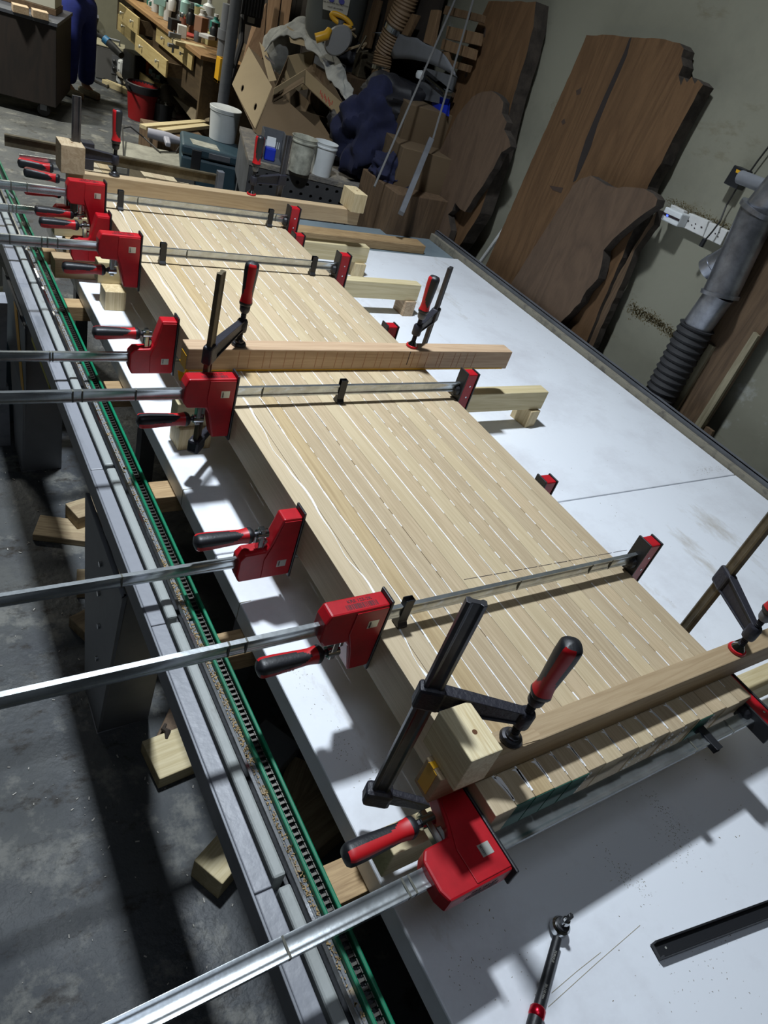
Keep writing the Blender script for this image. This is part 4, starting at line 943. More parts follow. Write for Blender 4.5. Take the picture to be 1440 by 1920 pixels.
ribbon([D(505, 84, 5.3), D(520, 62, 5.28), D(546, 50, 5.25), D(573, 60, 5.2), D(592, 84, 5.12), D(613, 110, 5.05), D(632, 132, 4.98), D(643, 158, 4.9), D(655, 185, 4.86)], (.10, .10, .10), .012, 'grey_blanket', BLANK, 'grey felt blanket draped over the cartons', 'blanket')
simple(blob(D(528, 95, 5.45), (.14, .13, .16), 3, .15, 1.5), 'blanket_bundle', BLANK, 'bunched grey blanket inside the flap of the large carton', 'blanket', smooth=True)
simple(blob(D(700, 262, 4.75), (.27, .22, .32), 5, .3, 1.6, 56, fold=.22), 'navy_jacket', NAVY, 'crumpled navy jacket heaped at the right of the cartons', 'jacket', smooth=True)
simple(blob(D(742, 325, 4.55), (.17, .16, .14), 15, .3, 1.8, 44, fold=.2), 'navy_overall', NAVY, 'dark navy overall hanging down over the bench scraps', 'overall', smooth=True)
simple(blob(D(640, 160, 5.5), (.16, .2, .30), 9, .3, 1.6, 44, fold=.2), 'black_coat', TARP, 'black coat hanging behind the grey blanket', 'coat', smooth=True)
simple(blob(D(745, 195, 4.75), (.32, .24, .17), 12, .3, 1.5, 50, fold=.18), 'black_rubbish_bag', TARP, 'black rubbish bag lying in front of the corrugated brown hose', 'bag', smooth=True)
simple(blob(D(660, 235, 5.0), (.18, .2, .18), 22, .3, 1.8, 36, fold=.2), 'dark_cloth_bundle', TARP, 'dark cloth bundle between the carton tray and navy jacket', 'cloth', smooth=True)
# cartons right of the jacket
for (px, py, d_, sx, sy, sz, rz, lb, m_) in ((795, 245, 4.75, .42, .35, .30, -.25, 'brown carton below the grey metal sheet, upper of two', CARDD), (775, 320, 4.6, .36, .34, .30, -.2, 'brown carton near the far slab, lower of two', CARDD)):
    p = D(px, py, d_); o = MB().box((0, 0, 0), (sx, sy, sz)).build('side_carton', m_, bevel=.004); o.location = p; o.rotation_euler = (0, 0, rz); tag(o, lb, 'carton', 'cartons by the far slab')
p = D(775, 375, 4.5); simple(MB().bb((p.x-.2, p.y-.1, 0), (p.x+.2, p.y+.35, p.z+.05)), 'carton_stand', DARKW, 'dark crate under the two brown cartons', 'crate', bevel=.005)
# grey curved metal sheet + clutter
t = thing('grey_cover', 'curved grey metal cover lying behind the two hanging strings', 'cover')
mb = MB(); a, b = D(738, 110, 5.6), D(858, 145, 5.0); vs = []
for i in range(13):
    s_ = i/12; p = a.lerp(b, s_)
    for j in range(7):
        g = j/6; vs.append(p+V((0, .35*g, .09*sin(g*pi*.6)))+V((0, 0, .03*sin(s_*pi))))
mb.add(vs, [(i*7+j, i*7+j+1, (i+1)*7+j+1, (i+1)*7+j) for i in range(12) for j in range(6)])
o = mb.build('sheet', GREY, t, smooth=True); o.modifiers.new('s', 'SOLIDIFY').thickness = .006
MB().prism([a, b, b+V((0, 0, -.16)), a+V((0, 0, -.2))], (0, .01, 0)).build('front_panel', GREYD, t)
simple(MB().tube([D(742, 150, 5.0), D(765, 165, 4.95), D(790, 178, 4.9)], [.03, .045, .035], 14), 'black_tube', BLK, 'black tube tool lying on the clutter under the grey cover', 'tool', smooth=True)
simple(MB().lathe([(.0, -.03), (.03, -.02), (.035, 0), (.03, .02), (0, .03)], D(789, 141, 4.95), 16), 'white_ball', WHITEP, 'round white ball by the left hanging string', 'ball', smooth=True)
simple(MB().prism([D(825, 180, 4.8), D(845, 185, 4.8), D(842, 220, 4.8), D(822, 212, 4.8)], (.02, .12, 0)), 'blue_box', BLUEP, 'small deep blue box beside the far slab', 'box', bevel=.004)
simple(MB().tube([D(800, 145, 4.85), D(835, 175, 4.8), D(850, 178, 4.75)], .015, 8), 'bent_metal_strip', CHROME, 'bent shiny metal strip under the grey cover', 'metal strip')
for i, (q, lb) in enumerate(((((700, 147), (722, 148), (738, 168), (720, 172)), 'pale wood offcut on top of the black rubbish bag'), (((690, 152), (700, 158), (697, 168), (688, 163)), 'small pale wood offcut left of the larger one on the bag'), (((725, 160), (752, 165), (745, 172), (735, 170)), 'pale wood offcut partly under the black tube tool'))):
    P_ = [D(a, b, 4.95) for a, b in q]; simple(MB().prism(P_, (.01, .05, .0)), 'bag_offcut', PINEY, lb, 'wood offcut', 'offcuts on the black bag', bevel=.002)
# strings
for i, (a, b, lb) in enumerate((((866, -30, 4.4), (702, 350, 4.2), 'left one of two long grey strings hanging from above'), ((893, -20, 4.4), (812, 260, 4.3), 'right one of two long grey strings hanging from above'))):
    simple(MB().tube([D(*a), D(*b)], .0065, 6), 'hanging_string', mat('grey_string', (.14, .14, .14), .7), lb, 'string', 'hanging strings')
# dark angle iron leaning right of them
simple(MB().tube([D(808, 262, 4.3), D(752, 400, 4.1)], .022, 4), 'angle_iron', GREYD, 'dark steel angle leaning at the right end of the steel bench', 'steel bar')
# brown corrugated hose
t = thing('brown_corrugated_hose', 'thick brown corrugated dust hose with silver tape bands', 'hose')
ctrl = [(772, -30), (757, 15), (738, 60), (722, 100), (715, 135), (722, 165)]; pth, rr = [], []
for (a0, b0), (a1, b1) in zip(ctrl, ctrl[1:]):
    for i in range(14):
        s_ = i/14; pth.append(D(a0+(a1-a0)*s_, b0+(b1-b0)*s_, 5.7)); rr.append(.072+(.006 if len(rr) % 2 else -.002))
MB().tube(pth, rr, 20).build('hose', mat('brown_hose', (.24, .155, .085), .6), t, smooth=True)
for k in (24, 52): MB().tube([pth[k], pth[k+3]], .081, 20).build('silver_tape', CHROME, t, smooth=True)
# ================================================================ TIMBER RACK / PALLETS along right wall beyond
def wallbox(name, q, x, th, m, label, cat, group=None):
    P_ = [PX(a, b, x) for a, b in q]; return simple(MB().prism(P_, (th, 0, 0)), name, m, label, cat, group, bevel=.003)
RACKM = wood('rack_board', (.19, .12, .065), (.11, .065, .035), 'z', 9, .1, rnd=.25)
rackpos = [((808, 18), (822, 18), (805, 112), (785, 112)), ((838, 48), (900, 62), (896, 85), (835, 72)), ((830, 72), (890, 92), (886, 112), (825, 92)), ((822, 95), (842, 98), (838, 128), (818, 124)), ((835, 10), (905, 28), (902, 42), (830, 26)), ((700, 0), (712, 0), (690, 90), (672, 90)), ((772, 25), (783, 28), (745, 105), (733, 100)), ((728, 0), (748, 0), (727, 60), (715, 60)), ((752, 75), (768, 85), (766, 108), (752, 108)), ((660, 30), (676, 30), (660, 80), (645, 80)), ((845, 112), (880, 122), (875, 135), (842, 125))]
rlab = ['upright reddish rack board left of the pallet slats', 'wide pallet slat, second from the top', 'pallet slat below the wide one', 'short light board standing under the pallet slats', 'topmost slat of the dark pallet', 'upright board left of the brown hose', 'slanting board right of the brown hose', 'upright board behind the top of the brown hose', 'short board standing at the hose tape', 'narrow upright board beside the grey tank', 'lowest pallet slat near the grey cover']
for q, lb in zip(rackpos, rlab): wallbox('rack_board', q, 3.06, .03, RACKM, lb, 'board', 'boards of the timber rack')
t = thing('dark_backing', 'added dark boarded partition standing behind the timber rack', 'backing', (3.16, 6.2, 0))  # added dark panels that keep the background behind the rack dim
for i in range(14):
    MB().bb((-.01, -1.55+i*.262, 0), (.015, -1.55+i*.262+.255, 3.1)).build('plank', mat('very_dark_board', (.045, .035, .028), .9, var=.3), t)
# tall tan boards left of the tank
for i, (q, lb) in enumerate(((((505, -30), (530, -30), (515, 90), (495, 90)), 'tall tan board standing left of the grey tank, left of a pair'), (((532, -30), (552, -30), (538, 60), (520, 80)), 'tall tan board standing left of the grey tank, right of a pair'), (((478, 25), (500, 5), (492, 110), (455, 110)), 'wide olive-brown sheet leaning behind the drill column'))):
    P_ = [D(a, b, 6.4) for a, b in q]; simple(MB().prism(P_, (.02, .03, 0)), 'tall_board', wood('tan_board', (.27, .17, .10), (.19, .11, .06), 'z', 6, .1, rnd=.2), lb, 'board', 'tall boards by the tank', bevel=.003)
# grey tank with sign and yellow wheel
T0 = PX(630, 20, 2.90); DEP = (T0-CAM).dot(_f)
t = thing('grey_tank', 'dark grey cylindrical machine body with a warning sign', 'tank', (T0.x, T0.y, 0))
MB().lathe([(.0, T0.z-.24), (.13, T0.z-.23), (.19, T0.z-.16), (.21, T0.z-.06), (.21, T0.z+.9)], n=36).build('body', mat('tank_grey', (.10, .11, .105), .5), t, smooth=True)
MB().lathe([(.2, 0), (.2, .04), (.04, .06), (.04, T0.z-.24)], n=20).build('stand', GREYD, t)
sx = V((RR.x, RR.y, 0)).normalized()
sq = [D(a, b, DEP-.225) for a, b in ((607, -14), (657, -2), (651, 29), (606, 17))]
sg = thing('warning_sign', 'cream warning sign with blue round symbols on the grey tank', 'sign')
MB().prism(sq, (0, .006, 0)).build('plate', mat('sign_cream', (.42, .40, .33), .6), sg)
ux = (sq[1]-sq[0]).normalized(); uy = (sq[0]-sq[3]).normalized(); nn = ux.cross(uy)
for k in (.3, .68):
    c = sq[0].lerp(sq[1], k)-uy*.035+nn*.004; MB().lathe([(.021, 0), (.021, .002)], c, 20, Matrix((ux, uy, nn)).transposed()).build('blue_symbol', mat('sign_blue', (.06, .06, .28), .5), sg)
text('EAR AND EYE PROTECTION', .0145, frame(sq[3].lerp(sq[2], .5)+uy*.055+nn*.004, ux, uy), INK, sg)
text('MUST BE WORN', .0145, frame(sq[3].lerp(sq[2], .5)+uy*.025+nn*.004, ux, uy), INK, sg)
t = thing('mitre_saw', 'yellow and grey mitre saw with a yellow hand ring below the tank', 'saw')
c = D(640, 38, DEP-.28); mb = MB(); ring = [c+V((.075*cos(a)*RR.x-.0, .075*cos(a)*RR.y, .022*sin(a)+.012*cos(a)*-1)) for a in [2*pi*k/24 for k in range(25)]]
mb.tube(ring, .016, 10, cap=False).build('yellow_ring', YELP, t, smooth=True)
MB().tube([c, c-V((0, 0, .09))], .022, 10).build('neck', GREYD, t, smooth=True)
bl = D(634, 76, DEP-.24); ax_ = Matrix((RR, V((0, 0, 1)), RR.cross(V((0, 0, 1))))).transposed()
MB().lathe([(.085, -.02), (.095, 0), (.085, .02), (.03, .025)], bl, 28, ax_).build('blade_guard', mat('guard_grey', (.25, .25, .25), .5), t, smooth=True)
MB().tube([D(592, 72, DEP-.3), D(612, 66, DEP-.3), D(618, 55, DEP-.3)], [.03, .03, .02], 10).build('yellow_motor', YELP, t, smooth=True)
MB().bb(tuple(bl+V((-.02, .06, -.20))), tuple(bl+V((.14, .26, -.14)))).build('saw_table', GREYD, t, bevel=.005)
simple(MB().bb((bl.x-.0, bl.y+.08, 0), (min(bl.x+.2, 3.13), bl.y+.25, bl.z-.201)), 'saw_stand', DARKW, 'dark cabinet carrying the yellow mitre saw', 'cabinet', bevel=.005)
# vise pile
t = thing('rusty_vise', 'rusty bench vise among tangled metal scraps left of the brown hose', 'vise')
c = D(685, 110, 5.5)
MB().bb(tuple(c+V((-.06, -.05, -.12))), tuple(c+V((.05, .05, .04)))).bb(tuple(c+V((.06, -.05, -.05))), tuple(c+V((.11, .05, .05)))).build('jaw_body', OLDST, t, bevel=.006)
MB().tube([c+V((-.05, -.1, 0)), c+V((.18, -.1, -.05))], .014).build('screw', OLDST, t)
for k in range(7):
    r_ = random.Random(k); p = c+V((r_.uniform(-.12, .22), r_.uniform(-.1, .1), r_.uniform(.0, .14)))
    MB().tube([p, p+V((r_.uniform(-.12, .12), 0, r_.uniform(-.03, .08))), p+V((r_.uniform(-.2, .2), 0, r_.uniform(-.06, .1)))], .009, 6).build('scrap_strip', SCRAP if k % 2 else OLDST, t)
simple(MB().bb((c.x-.25, c.y-.1, 0), (min(c.x+.35, 3.15), c.y+.3, c.z-.121)), 'vise_stand', DARKW, 'dark stand under the rusty vise', 'stand', bevel=.005)
simple(MB().prism([D(675, 125, 5.4), D(700, 135, 5.3), D(705, 145, 5.3), D(676, 140, 5.4)], (.0, .06, 0)), 'greasy_wood_piece', SCRAP, 'greasy wood piece lying under the rusty vise', 'wood offcut', bevel=.003)
# ================================================================ DRILL COLUMN MACHINE
c0 = D(415, 215, 6.0); 
t = thing('pillar_drill', 'grey pillar drill with motor and an orange-yellow bracket beside the bench', 'drill press', (c0.x, c0.y, 0))
l0 = t.location
topz = VT(437, 10, c0).z
MB().tube([V((0, 0, 0)), V((0, 0, 1.6))], .045, 18).build('column', GREYD, t, smooth=True)
MB().bb((-.16, -.2, 0), (.16, .12, .05)).build('base', GREYD, t, bevel=.01)
h = D(424, 62, 5.9)-l0; MB().tube([h+V((0, 0, -.28)), h+V((0, 0, .2))], .055, 16).build('quill_body', GREY, t, smooth=True)
MB().tube([h+V((0, 0, -.05)), h+V((0, 0, .02))], .068, 16).build('collar', GREY, t, smooth=True)
m0 = D(465, 12, 6.0)-l0; MB().bb(tuple(m0+V((-.10, -.1, -.12))), tuple(m0+V((.10, .1, .2)))).build('motor', mat('motor_black', (.04, .04, .045), .5), t, bevel=.01)
for k in range(8): MB().bb(tuple(m0+V((-.095+k*.026, -.106, -.05))), tuple(m0+V((-.085+k*.026, -.1, .2)))).build('cooling_fin', GREYD, t)
MB().bb(tuple(m0+V((-.03, -.112, -.10))), tuple(m0+V((.03, -.1, -.06)))).build('rating_plate', PLATE, t)
y0 = D(419, 130, 5.9)-l0
for (a, b) in (((-.055, -.05, -.1), (-.035, .05, .08)), ((.035, -.05, -.1), (.055, .05, .08)), ((-.055, -.05, -.1), (.055, .05, -.08)), ((-.01, -.05, -.1), (.008, -.02, .08)), ((-.055, .04, -.1), (.055, .05, .08))):
    MB().bb(tuple(y0+V(a)), tuple(y0+V(b))).build('yellow_bracket', YELP, t, bevel=.002)
MB().tube([D(455, 30, 5.9)-l0, D(452, 80, 5.9)-l0, D(437, 130, 5.9)-l0, D(430, 160, 5.9)-l0], .025, 8).build('black_hose', RUB, t, smooth=True)
MB().lathe([(.0, -.02), (.02, 0), (0, .02)], D(427, 20, 5.8)-l0, 12).build('red_knob', REDH, t, smooth=True)
MB().bb((-.2, -.12, .35), (.2, .1, .39)).build('work_table', GREYD, t, bevel=.004)
# ================================================================ DRAWER BENCH
YW = wood('yellow_ply', (.50, .40, .19), (.40, .30, .13), 'y', 12, .08, rnd=.08)
BRW = wood('bench_brown', (.115, .08, .045), (.07, .05, .03), 'y', 7, .1, rnd=.1)
t = thing('drawer_workbench', 'long wooden workbench with yellow drawers pulled out, loaded with clutter', 'workbench', (2.9, 8.6, 0))
def lb_(a, b): return (tuple(V(a)-t.location), tuple(V(b)-t.location))
MB().bb(*lb_((2.60, 7.25, .60), (3.12, 10.3, .965))).bb(*lb_((3.05, 7.25, .12), (3.12, 10.3, .5998))).build('carcass', BRW, t, bevel=.004)
MB().bb(*lb_((2.58, 7.21, .02), (3.12, 7.2498, .965))).build('end_panel', BRW, t, bevel=.004)
MB().bb(*lb_((2.96, 7.15, 1.0002), (3.13, 10.4, 1.11))).build('back_riser', BRW, t, bevel=.003)
MB().bb(*lb_((2.53, 7.15, .966), (3.13, 10.4, 1.0))).build('bench_top', wood('bench_top_wood', (.30, .18, .08), (.2, .11, .05), 'y', 9, .1), t, bevel=.004)
MB().bb(*lb_((3.0, 7.3, 0), (3.12, 10.2, .1198))).build('plinth', BRW, t)
def drawer(x, y0, y1, z0, z1):
    d_ = MB().bb(*lb_((x-.02, y0, z0), (x, y1, z1))).build('drawer', YW, t, bevel=.003)
    for yy in (y0+(y1-y0)*.22, y0+(y1-y0)*.75):
        k = MB().lathe([(.008, 0), (.008, .02), (.016, .026), (.014, .036), (0, .038)], (x-.02-t.location.x, yy-8.6, (z0+z1)/2+.01), 14, Matrix.Rotation(-pi/2, 3, 'Y')).build('knob', PLATE, d_, smooth=True)
    if x < 2.58:
        MB().bb(*lb_((x+.001, y0+.03, z0+.01), (2.60, y0+.045, z1-.02))).bb(*lb_((x+.001, y1-.045, z0+.01), (2.60, y1-.03, z1-.02))).bb(*lb_((x+.001, y0+.045, z0+.012), (2.60, y1-.045, z0+.02))).build('drawer_box', BRW, d_)
drawer(2.45, 8.80, 9.56, .80, 1.0-.045); drawer(2.45, 7.77, 8.86, .655, .80)
drawer(2.58, 7.45, 8.60, .815, .955); drawer(2.58, 8.9, 10.1, .62, .78)
def on(px, py, z=1.001):
    p = Z(px, py, z)
    if p.x > 2.93: z = 1.111; p = Z(px, py, z)
    return V((min(p.x, 3.06), p.y, z))
def cup(px, py, r, h, m, lb, cat='cup', handle=False):
    p = on(px, py); t_ = thing('mug' if handle else 'bottle' if cat == 'bottle' else 'pot', lb, cat, p, group='clutter on the drawer workbench')
    if cat == 'bottle': MB().lathe([(r, 0), (r, h*.65), (r*.4, h*.78), (r*.35, h)], n=16).build('body', m, t_, smooth=True); MB().lathe([(r*.42, h*.95), (r*.42, h*1.1), (0, h*1.1)], n=12).build('cap', WHITEP, t_)
    else:
        MB().lathe([(0, .002), (r*.9, 0), (r, h), (r*.92, h), (r*.85, .01), (0, .01)], n=18).build('body', m, t_, smooth=True)
        if handle: MB().tube([(-r, 0, h*.8), (-r*1.6, 0, h*.7), (-r*1.6, 0, h*.35), (-r, 0, h*.25)], .007, 6).build('handle', m, t_, smooth=True)
TEALM = mat('teal_plastic', (.03, .20, .17), .5); MINT = mat('mint_plastic', (.30, .50, .46), .5)
cup(291, 22, .045, .11, WHITEP, 'white mug at the front edge of the workbench', handle=True)
cup(304, 30, .04, .12, MINT, 'mint green pot right of the white mug')
cup(313, 38, .04, .16, WHITEP, 'tall white pot next to the mint pot')
cup(283, 10, .05, .10, TEALM, 'dark teal pot behind the white mug')
cup(346, 34, .05, .20, MINT, 'mint bottle among dark boxes on the workbench', 'bottle')
cup(372, 36, .05, .10, mat('cream_tin', (.45, .40, .20), .5), 'cream tin with yellow tint on the workbench')
cup(391, 40, .06, .20, WHITEP, 'large white bottle near the drill column', 'bottle')
cup(270, 3, .05, .08, DIRTYP, 'dirty pale pot at the far end of the workbench')
cup(402, 62, .05, .14, TEALM, 'dark green bottle beside the drill column', 'bottle')
def cbox(px, py, dx_, dy_, h, m, lb, rz=0, name='small_box', z=1.001, cat='box'):
    p = on(px, py, z); o = MB().box((0, 0, h/2), (dx_, dy_, h)).build(name, m, bevel=.004); o.location = p; o.rotation_euler = (0, 0, rz); return tag(o, lb, cat, 'clutter on the drawer workbench')
cbox(328, 40, .16, .14, .20, BLK, 'black box right of the tall white pot', .3)
cbox(360, 18, .16, .2, .16, mat('charcoal_case', (.03, .03, .03), .6), 'charcoal case at the back of the workbench', .2)
cbox(333, 12, .12, .22, .05, BLUEP, 'flat blue box in a pile at the back', .4)
cbox(338, 6, .12, .2, .09, ORANGE, 'orange-red box behind the flat blue box', .2)
cbox(376, 60, .09, .09, .12, mat('brown_box_small', (.30, .16, .10), .8), 'small brown box beside the red tool disc', .5)
cbox(388, 72, .12, .10, .03, WHT, 'crumpled white paper at the front of the workbench', .7, 'white_paper', cat='paper')
cbox(320, 5, .12, .10, .12, WHITEP, 'white carton at the back of the workbench', .1)
cbox(405, 20, .10, .16, .28, mat('pale_green_can', (.35, .42, .38), .5), 'tall pale green can left of the drill column', .1, 'green_can', cat='can')
cbox(352, 24, .10, .12, .10, GREYD, 'grey metal box before the charcoal case', .6)
rsk = random.Random(8)
for k, (px, py, mt) in enumerate(((300, 10, MINT), (315, 14, BLK), (343, 22, GREYD), (360, 38, WHT), (383, 22, WHITEP), (395, 12, BLK), (372, 10, DIRTYP), (408, 42, WHT), (352, 4, TEALM), (296, 2, WHT))):
    cbox(px, py, rsk.uniform(.05, .11), rsk.uniform(.05, .12), rsk.uniform(.05, .15), mt, ['small mint box left of the black box', 'small black box behind the white pot', 'little grey box amid the pots', 'little white box behind the red disc', 'white box in front of the back wall boxes', 'black box near the top of the drill column', 'dirty pale box at the back of the bench', 'white box touching the drill column', 'teal box behind the orange box', 'white box next to the teal pot'][k], rsk.uniform(0, 1.5))
for (px, py, lb) in ((342, 58, 'silver and red palm router standing at the bench corner, left of two'), (361, 62, 'silver and red palm router on the red disc, right of two')):
    p = on(px, py); t_ = thing('palm_router', lb, 'power tool', p, .4)
    MB().lathe([(.045, 0), (.045, .05), (.035, .06), (.035, .11)], n=18).build('body', mat('router_brown', (.30, .14, .10), .5), t_, smooth=True)
    MB().lathe([(.036, .11), (.04, .12), (.04, .15), (.02, .165), (0, .165)], n=18).build('cap', CHROME, t_, smooth=True)
simple(MB().lathe([(0, 0), (.11, 0), (.11, .015), (0, .02)], on(352, 66), 24), 'red_sanding_disc', mat('dull_red', (.40, .05, .04), .5), 'round red disc lying at the bench corner', 'disc', smooth=True)
t_ = thing('edge_clamp', 'silver quick clamp gripping the bench corner above the open drawer', 'clamp', Z(325, 85, .95)); 
MB().tube([(0, 0, .12), (0, 0, -.06)], .012).build('screw', CHROME, t_); MB().bb((-.05, -.02, .06), (.06, .02, .1)).bb((-.05, -.02, -.02), (.05, .02, .01)).build('frame', GREY, t_, bevel=.004)
simple(MB().box((0, 0, 0), (.30, .12, .035)), 'bench_offcut', PINEX, 'pale board end jutting over the bench corner', 'wood offcut', bevel=.003).location = Z(355, 85, .985)
CN = {'white': WHT, 'black': BLK, 'grey': GREYD, 'mint': MINT, 'teal': TEALM, 'blue': BLUEP, 'cream': MATS['cream_tin'], 'orange': ORANGE}
EXT = [(262, 1, 'black', 'box', 'at the far edge of the bench'), (277, 3, 'white', 'jar', 'behind the dark teal pot'), (300, 18, 'black', 'jar', 'touching the mint green pot'), (309, 4, 'teal', 'box', 'in the far middle of the bench'),
 (322, 20, 'white', 'jar', 'between black boxes'), (326, 58, 'black', 'box', 'at the front edge beside the quick clamp'), (336, 48, 'grey', 'jar', 'behind the left palm router'), (345, 12, 'mint', 'box', 'on top of the far pile'),
 (356, 46, 'black', 'jar', 'behind the right palm router'), (366, 28, 'mint', 'box', 'behind the cream tin'), (378, 48, 'white', 'jar', 'behind the small brown box'), (384, 34, 'teal', 'box', 'below the large white bottle'),
 (397, 55, 'grey', 'box', 'left of the dark green bottle'), (392, 84, 'cream', 'box', 'at the bench corner by the drill column'), (400, 74, 'black', 'jar', 'at the bench corner behind the white paper'), (370, 78, 'grey', 'jar', 'right of the red sanding disc'),
 (318, 30, 'blue', 'box', 'half hidden behind the tall white pot'), (387, 6, 'orange', 'jar', 'at the very back of the bench'), (340, 70, 'white', 'box', 'at the front edge under the palm routers'), (412, 8, 'white', 'jar', 'behind the drill column')]
for k, (px, py, cn, sh, where) in enumerate(EXT):
    p = on(px, py); r_ = random.Random(70+k); lb = '%s %s %s' % ({'box': 'small', 'jar': 'little'}[sh]+' '+cn, sh, where)
    if sh == 'box': o = MB().box((0, 0, .05), (r_.uniform(.07, .13), r_.uniform(.07, .13), .1)).build('small_box', CN[cn], bevel=.004)
    else: o = MB().lathe([(.035, 0), (.04, .08), (.025, .10), (.028, .105), (.028, .13), (0, .13)], n=16).build('jar', CN[cn], smooth=True)
    o.location = p; o.rotation_euler = (0, 0, r_.uniform(0, 1.5)); tag(o, lb, sh, 'clutter on the drawer workbench')
# hanging bits right of bench
simple(MB().tube([Z(378, 95, .96), Z(372, 120, .85), Z(380, 145, .72), Z(400, 165, .6)], .018, 8), 'grey_hose', GREY, 'thin grey hose sagging under the bench corner', 'hose', smooth=True)
simple(MB().prism([Z(366, 105, .88), Z(376, 102, .88), Z(372, 128, .80), Z(360, 126, .80)], (0, .01, 0)), 'green_tag', mat('olive_tag', (.30, .32, .06), .6), 'olive green tag hanging under the bench corner', 'tag')
# ================================================================ FLOOR ITEMS ALONG THE BENCH
def fl(px, py, z=0): p = Z(px, py, z); return V((p.x, p.y, z))
t = bucket(264, 224, 0, .165, .34, mat('dark_red_plastic', (.28, .01, .012), .5), 'dark red bin with a black liner on the floor', liner=TARP, name='red_bin', taper=.82)
wp = fl(205, 146); t = thing('welding_machine', 'dark grey welding machine with a carry handle near the pale wall', 'welder', wp, -.25)
MB().bb((-.16, -.22, 0), (.16, .22, .36)).build('case', mat('welder_grey', (.10, .10, .10), .6), t, bevel=.015)
MB().bb((-.165, -.225, .3605), (.165, .225, .375)).build('dusty_top', mat('dust_beige', (.30, .28, .20), .9), t, bevel=.005)
MB().bb((.02, -.232, .10), (.15, -.2205, .30)).build('front_panel', GREYD, t)
for a_, b_ in ((.05, .24), (.12, .24), (.05, .16), (.12, .16)): MB().lathe([(.022, 0), (.022, .02), (.010, .03)], (a_, -.232, b_), 12, Matrix.Rotation(pi/2, 3, 'X')).build('dial', BLK, t)
MB().tube([(-.1, 0, .375), (-.1, 0, .43), (.1, 0, .43), (.1, 0, .375)], .013, 8).build('carry_handle', GREYD, t, smooth=True)
MB().tube([(.1, -.24, .12), (.16, -.34, .08), (.2, -.42, .05)], .026, 10).build('cable_plug', mat('plug_beige', (.25, .22, .17), .7), t, smooth=True)
p = fl(200, 85, .42); t = thing('blue_caulking_gun', 'black and blue power tool with silver tip lying on the welding machine', 'tool', p)
MB().tube([Z(181, 62, .52), Z(195, 72, .50), Z(212, 88, .46), Z(228, 104, .42)], [.012, .03, .045, .035], 12).build('body', BLK, t, smooth=True)
for ch in t.children: ch.location = -V(p)
c = MB().tube([Z(196, 73, .50), Z(204, 80, .48)], .046, 12).build('blue_band', mat('tool_blue', (.01, .10, .22), .5), t, smooth=True); c.location = -V(p)
c = MB().tube([Z(178, 59, .525), Z(183, 63, .52)], .015, 8).build('silver_tip', CHROME, t, smooth=True); c.location = -V(p)
rng = random.Random(2); pts_ = [fl(225, 150, .02), fl(215, 155, .02), fl(200, 162, .02), fl(180, 152, .02), fl(165, 142, .02), fl(160, 136, .02), fl(172, 133, .02), fl(190, 142, .02), fl(205, 155, .02), fl(218, 165, .02), fl(232, 168, .02)]
simple(MB().tube(pts_, .014, 6), 'welding_cable', CABLE, 'black welding cable looped on the floor before the welding machine', 'cable', smooth=True)
simple(MB().tube([fl(230, 152, .05), fl(222, 145, .25), fl(232, 150, .2), fl(242, 160, .35)], .010, 6), 'thin_black_cable', CABLE, 'thin black cable arching into the red bin', 'cable', smooth=True)
jp = fl(231, 158); t = thing('white_jug', 'white plastic jug on the floor between welder and orange case', 'jug', jp, .3)
MB().box((0, 0, .14), (.20, .14, .28)).build('body', WHITEP, t, bevel=.03); MB().lathe([(.03, .28), (.028, .31), (.0, .31)], (-.05, 0, 0), 14).build('cap', WHITEP, t)
MB().tube([(-.02, 0, .28), (0, 0, .33), (.06, 0, .33), (.08, 0, .28)], .013, 8).build('handle', WHITEP, t, smooth=True)
op = fl(256, 172); t = thing('orange_tool_case', 'black and orange upright tool case behind the red bin', 'tool case', op, .2)
MB().bb((-.13, -.16, 0), (.02, .16, .42)).build('black_half', BLK, t, bevel=.02); MB().bb((.021, -.16, 0), (.12, .16, .40)).build('orange_half', ORANGE, t, bevel=.02)
simple(MB().bb((-.02, -.1, 0), (.02, .1, .40)), 'upright_board', YW, 'yellowish board standing between white jug and orange case', 'board', bevel=.002).location = fl(245, 165)+V((0, 0, .2))
simple(MB().box((0, 0, .03), (.5, .10, .06), RZ(-.9)), 'floor_plank', PINEX, 'short plank lying on the floor left of the red bin', 'plank', bevel=.003).location = fl(228, 172)+V((0, 0, .03))
sb = fl(292, 190); t = thing('scrap_box', 'low wooden box full of coloured odds and ends under the drawers', 'box', sb, .1)
panels(t, (-.16, -.3, 0), (.32, 0, 0), (0, .8, 0), (0, 0, .26), YW, th=.02)
for k in range(16):
    r_ = random.Random(40+k); mt = (GREENR, WHITEP, BLK, GREYD, MINT, ORANGE)[k % 6]
    MB().box((r_.uniform(-.1, .1), r_.uniform(-.22, .42), .22+r_.uniform(0, .08)), (.08, .05, .06), Matrix.Rotation(r_.uniform(0, 3), 3, 'Z')).build('odd_piece', mt, t, bevel=.005)
tp = fl(322, 200, .1); t = thing('hose_reel_ring', 'thick grey-brown ring of rolled hose standing beside the red bin', 'hose')
c = Z(322, 195, .20); ax_ = Matrix.Rotation(.9, 3, 'Y') @ Matrix.Rotation(.5, 3, 'X')
MB().tube([c+ax_ @ V((.15*cos(a), .15*sin(a), 0)) for a in [2*pi*k/28 for k in range(29)]], .055, 12, cap=False).build('roll', mat('grey_brown', (.22, .20, .17), .9), t, smooth=True)
kb = fl(302, 232); t = thing('black_tub', 'black tub with crumpled rags right of the red bin', 'tub', kb)
MB().lathe([(0, .0), (.11, 0), (.13, .22), (.12, .22), (.1, .02), (0, .02)], n=20).build('body', BLK, t, smooth=True)
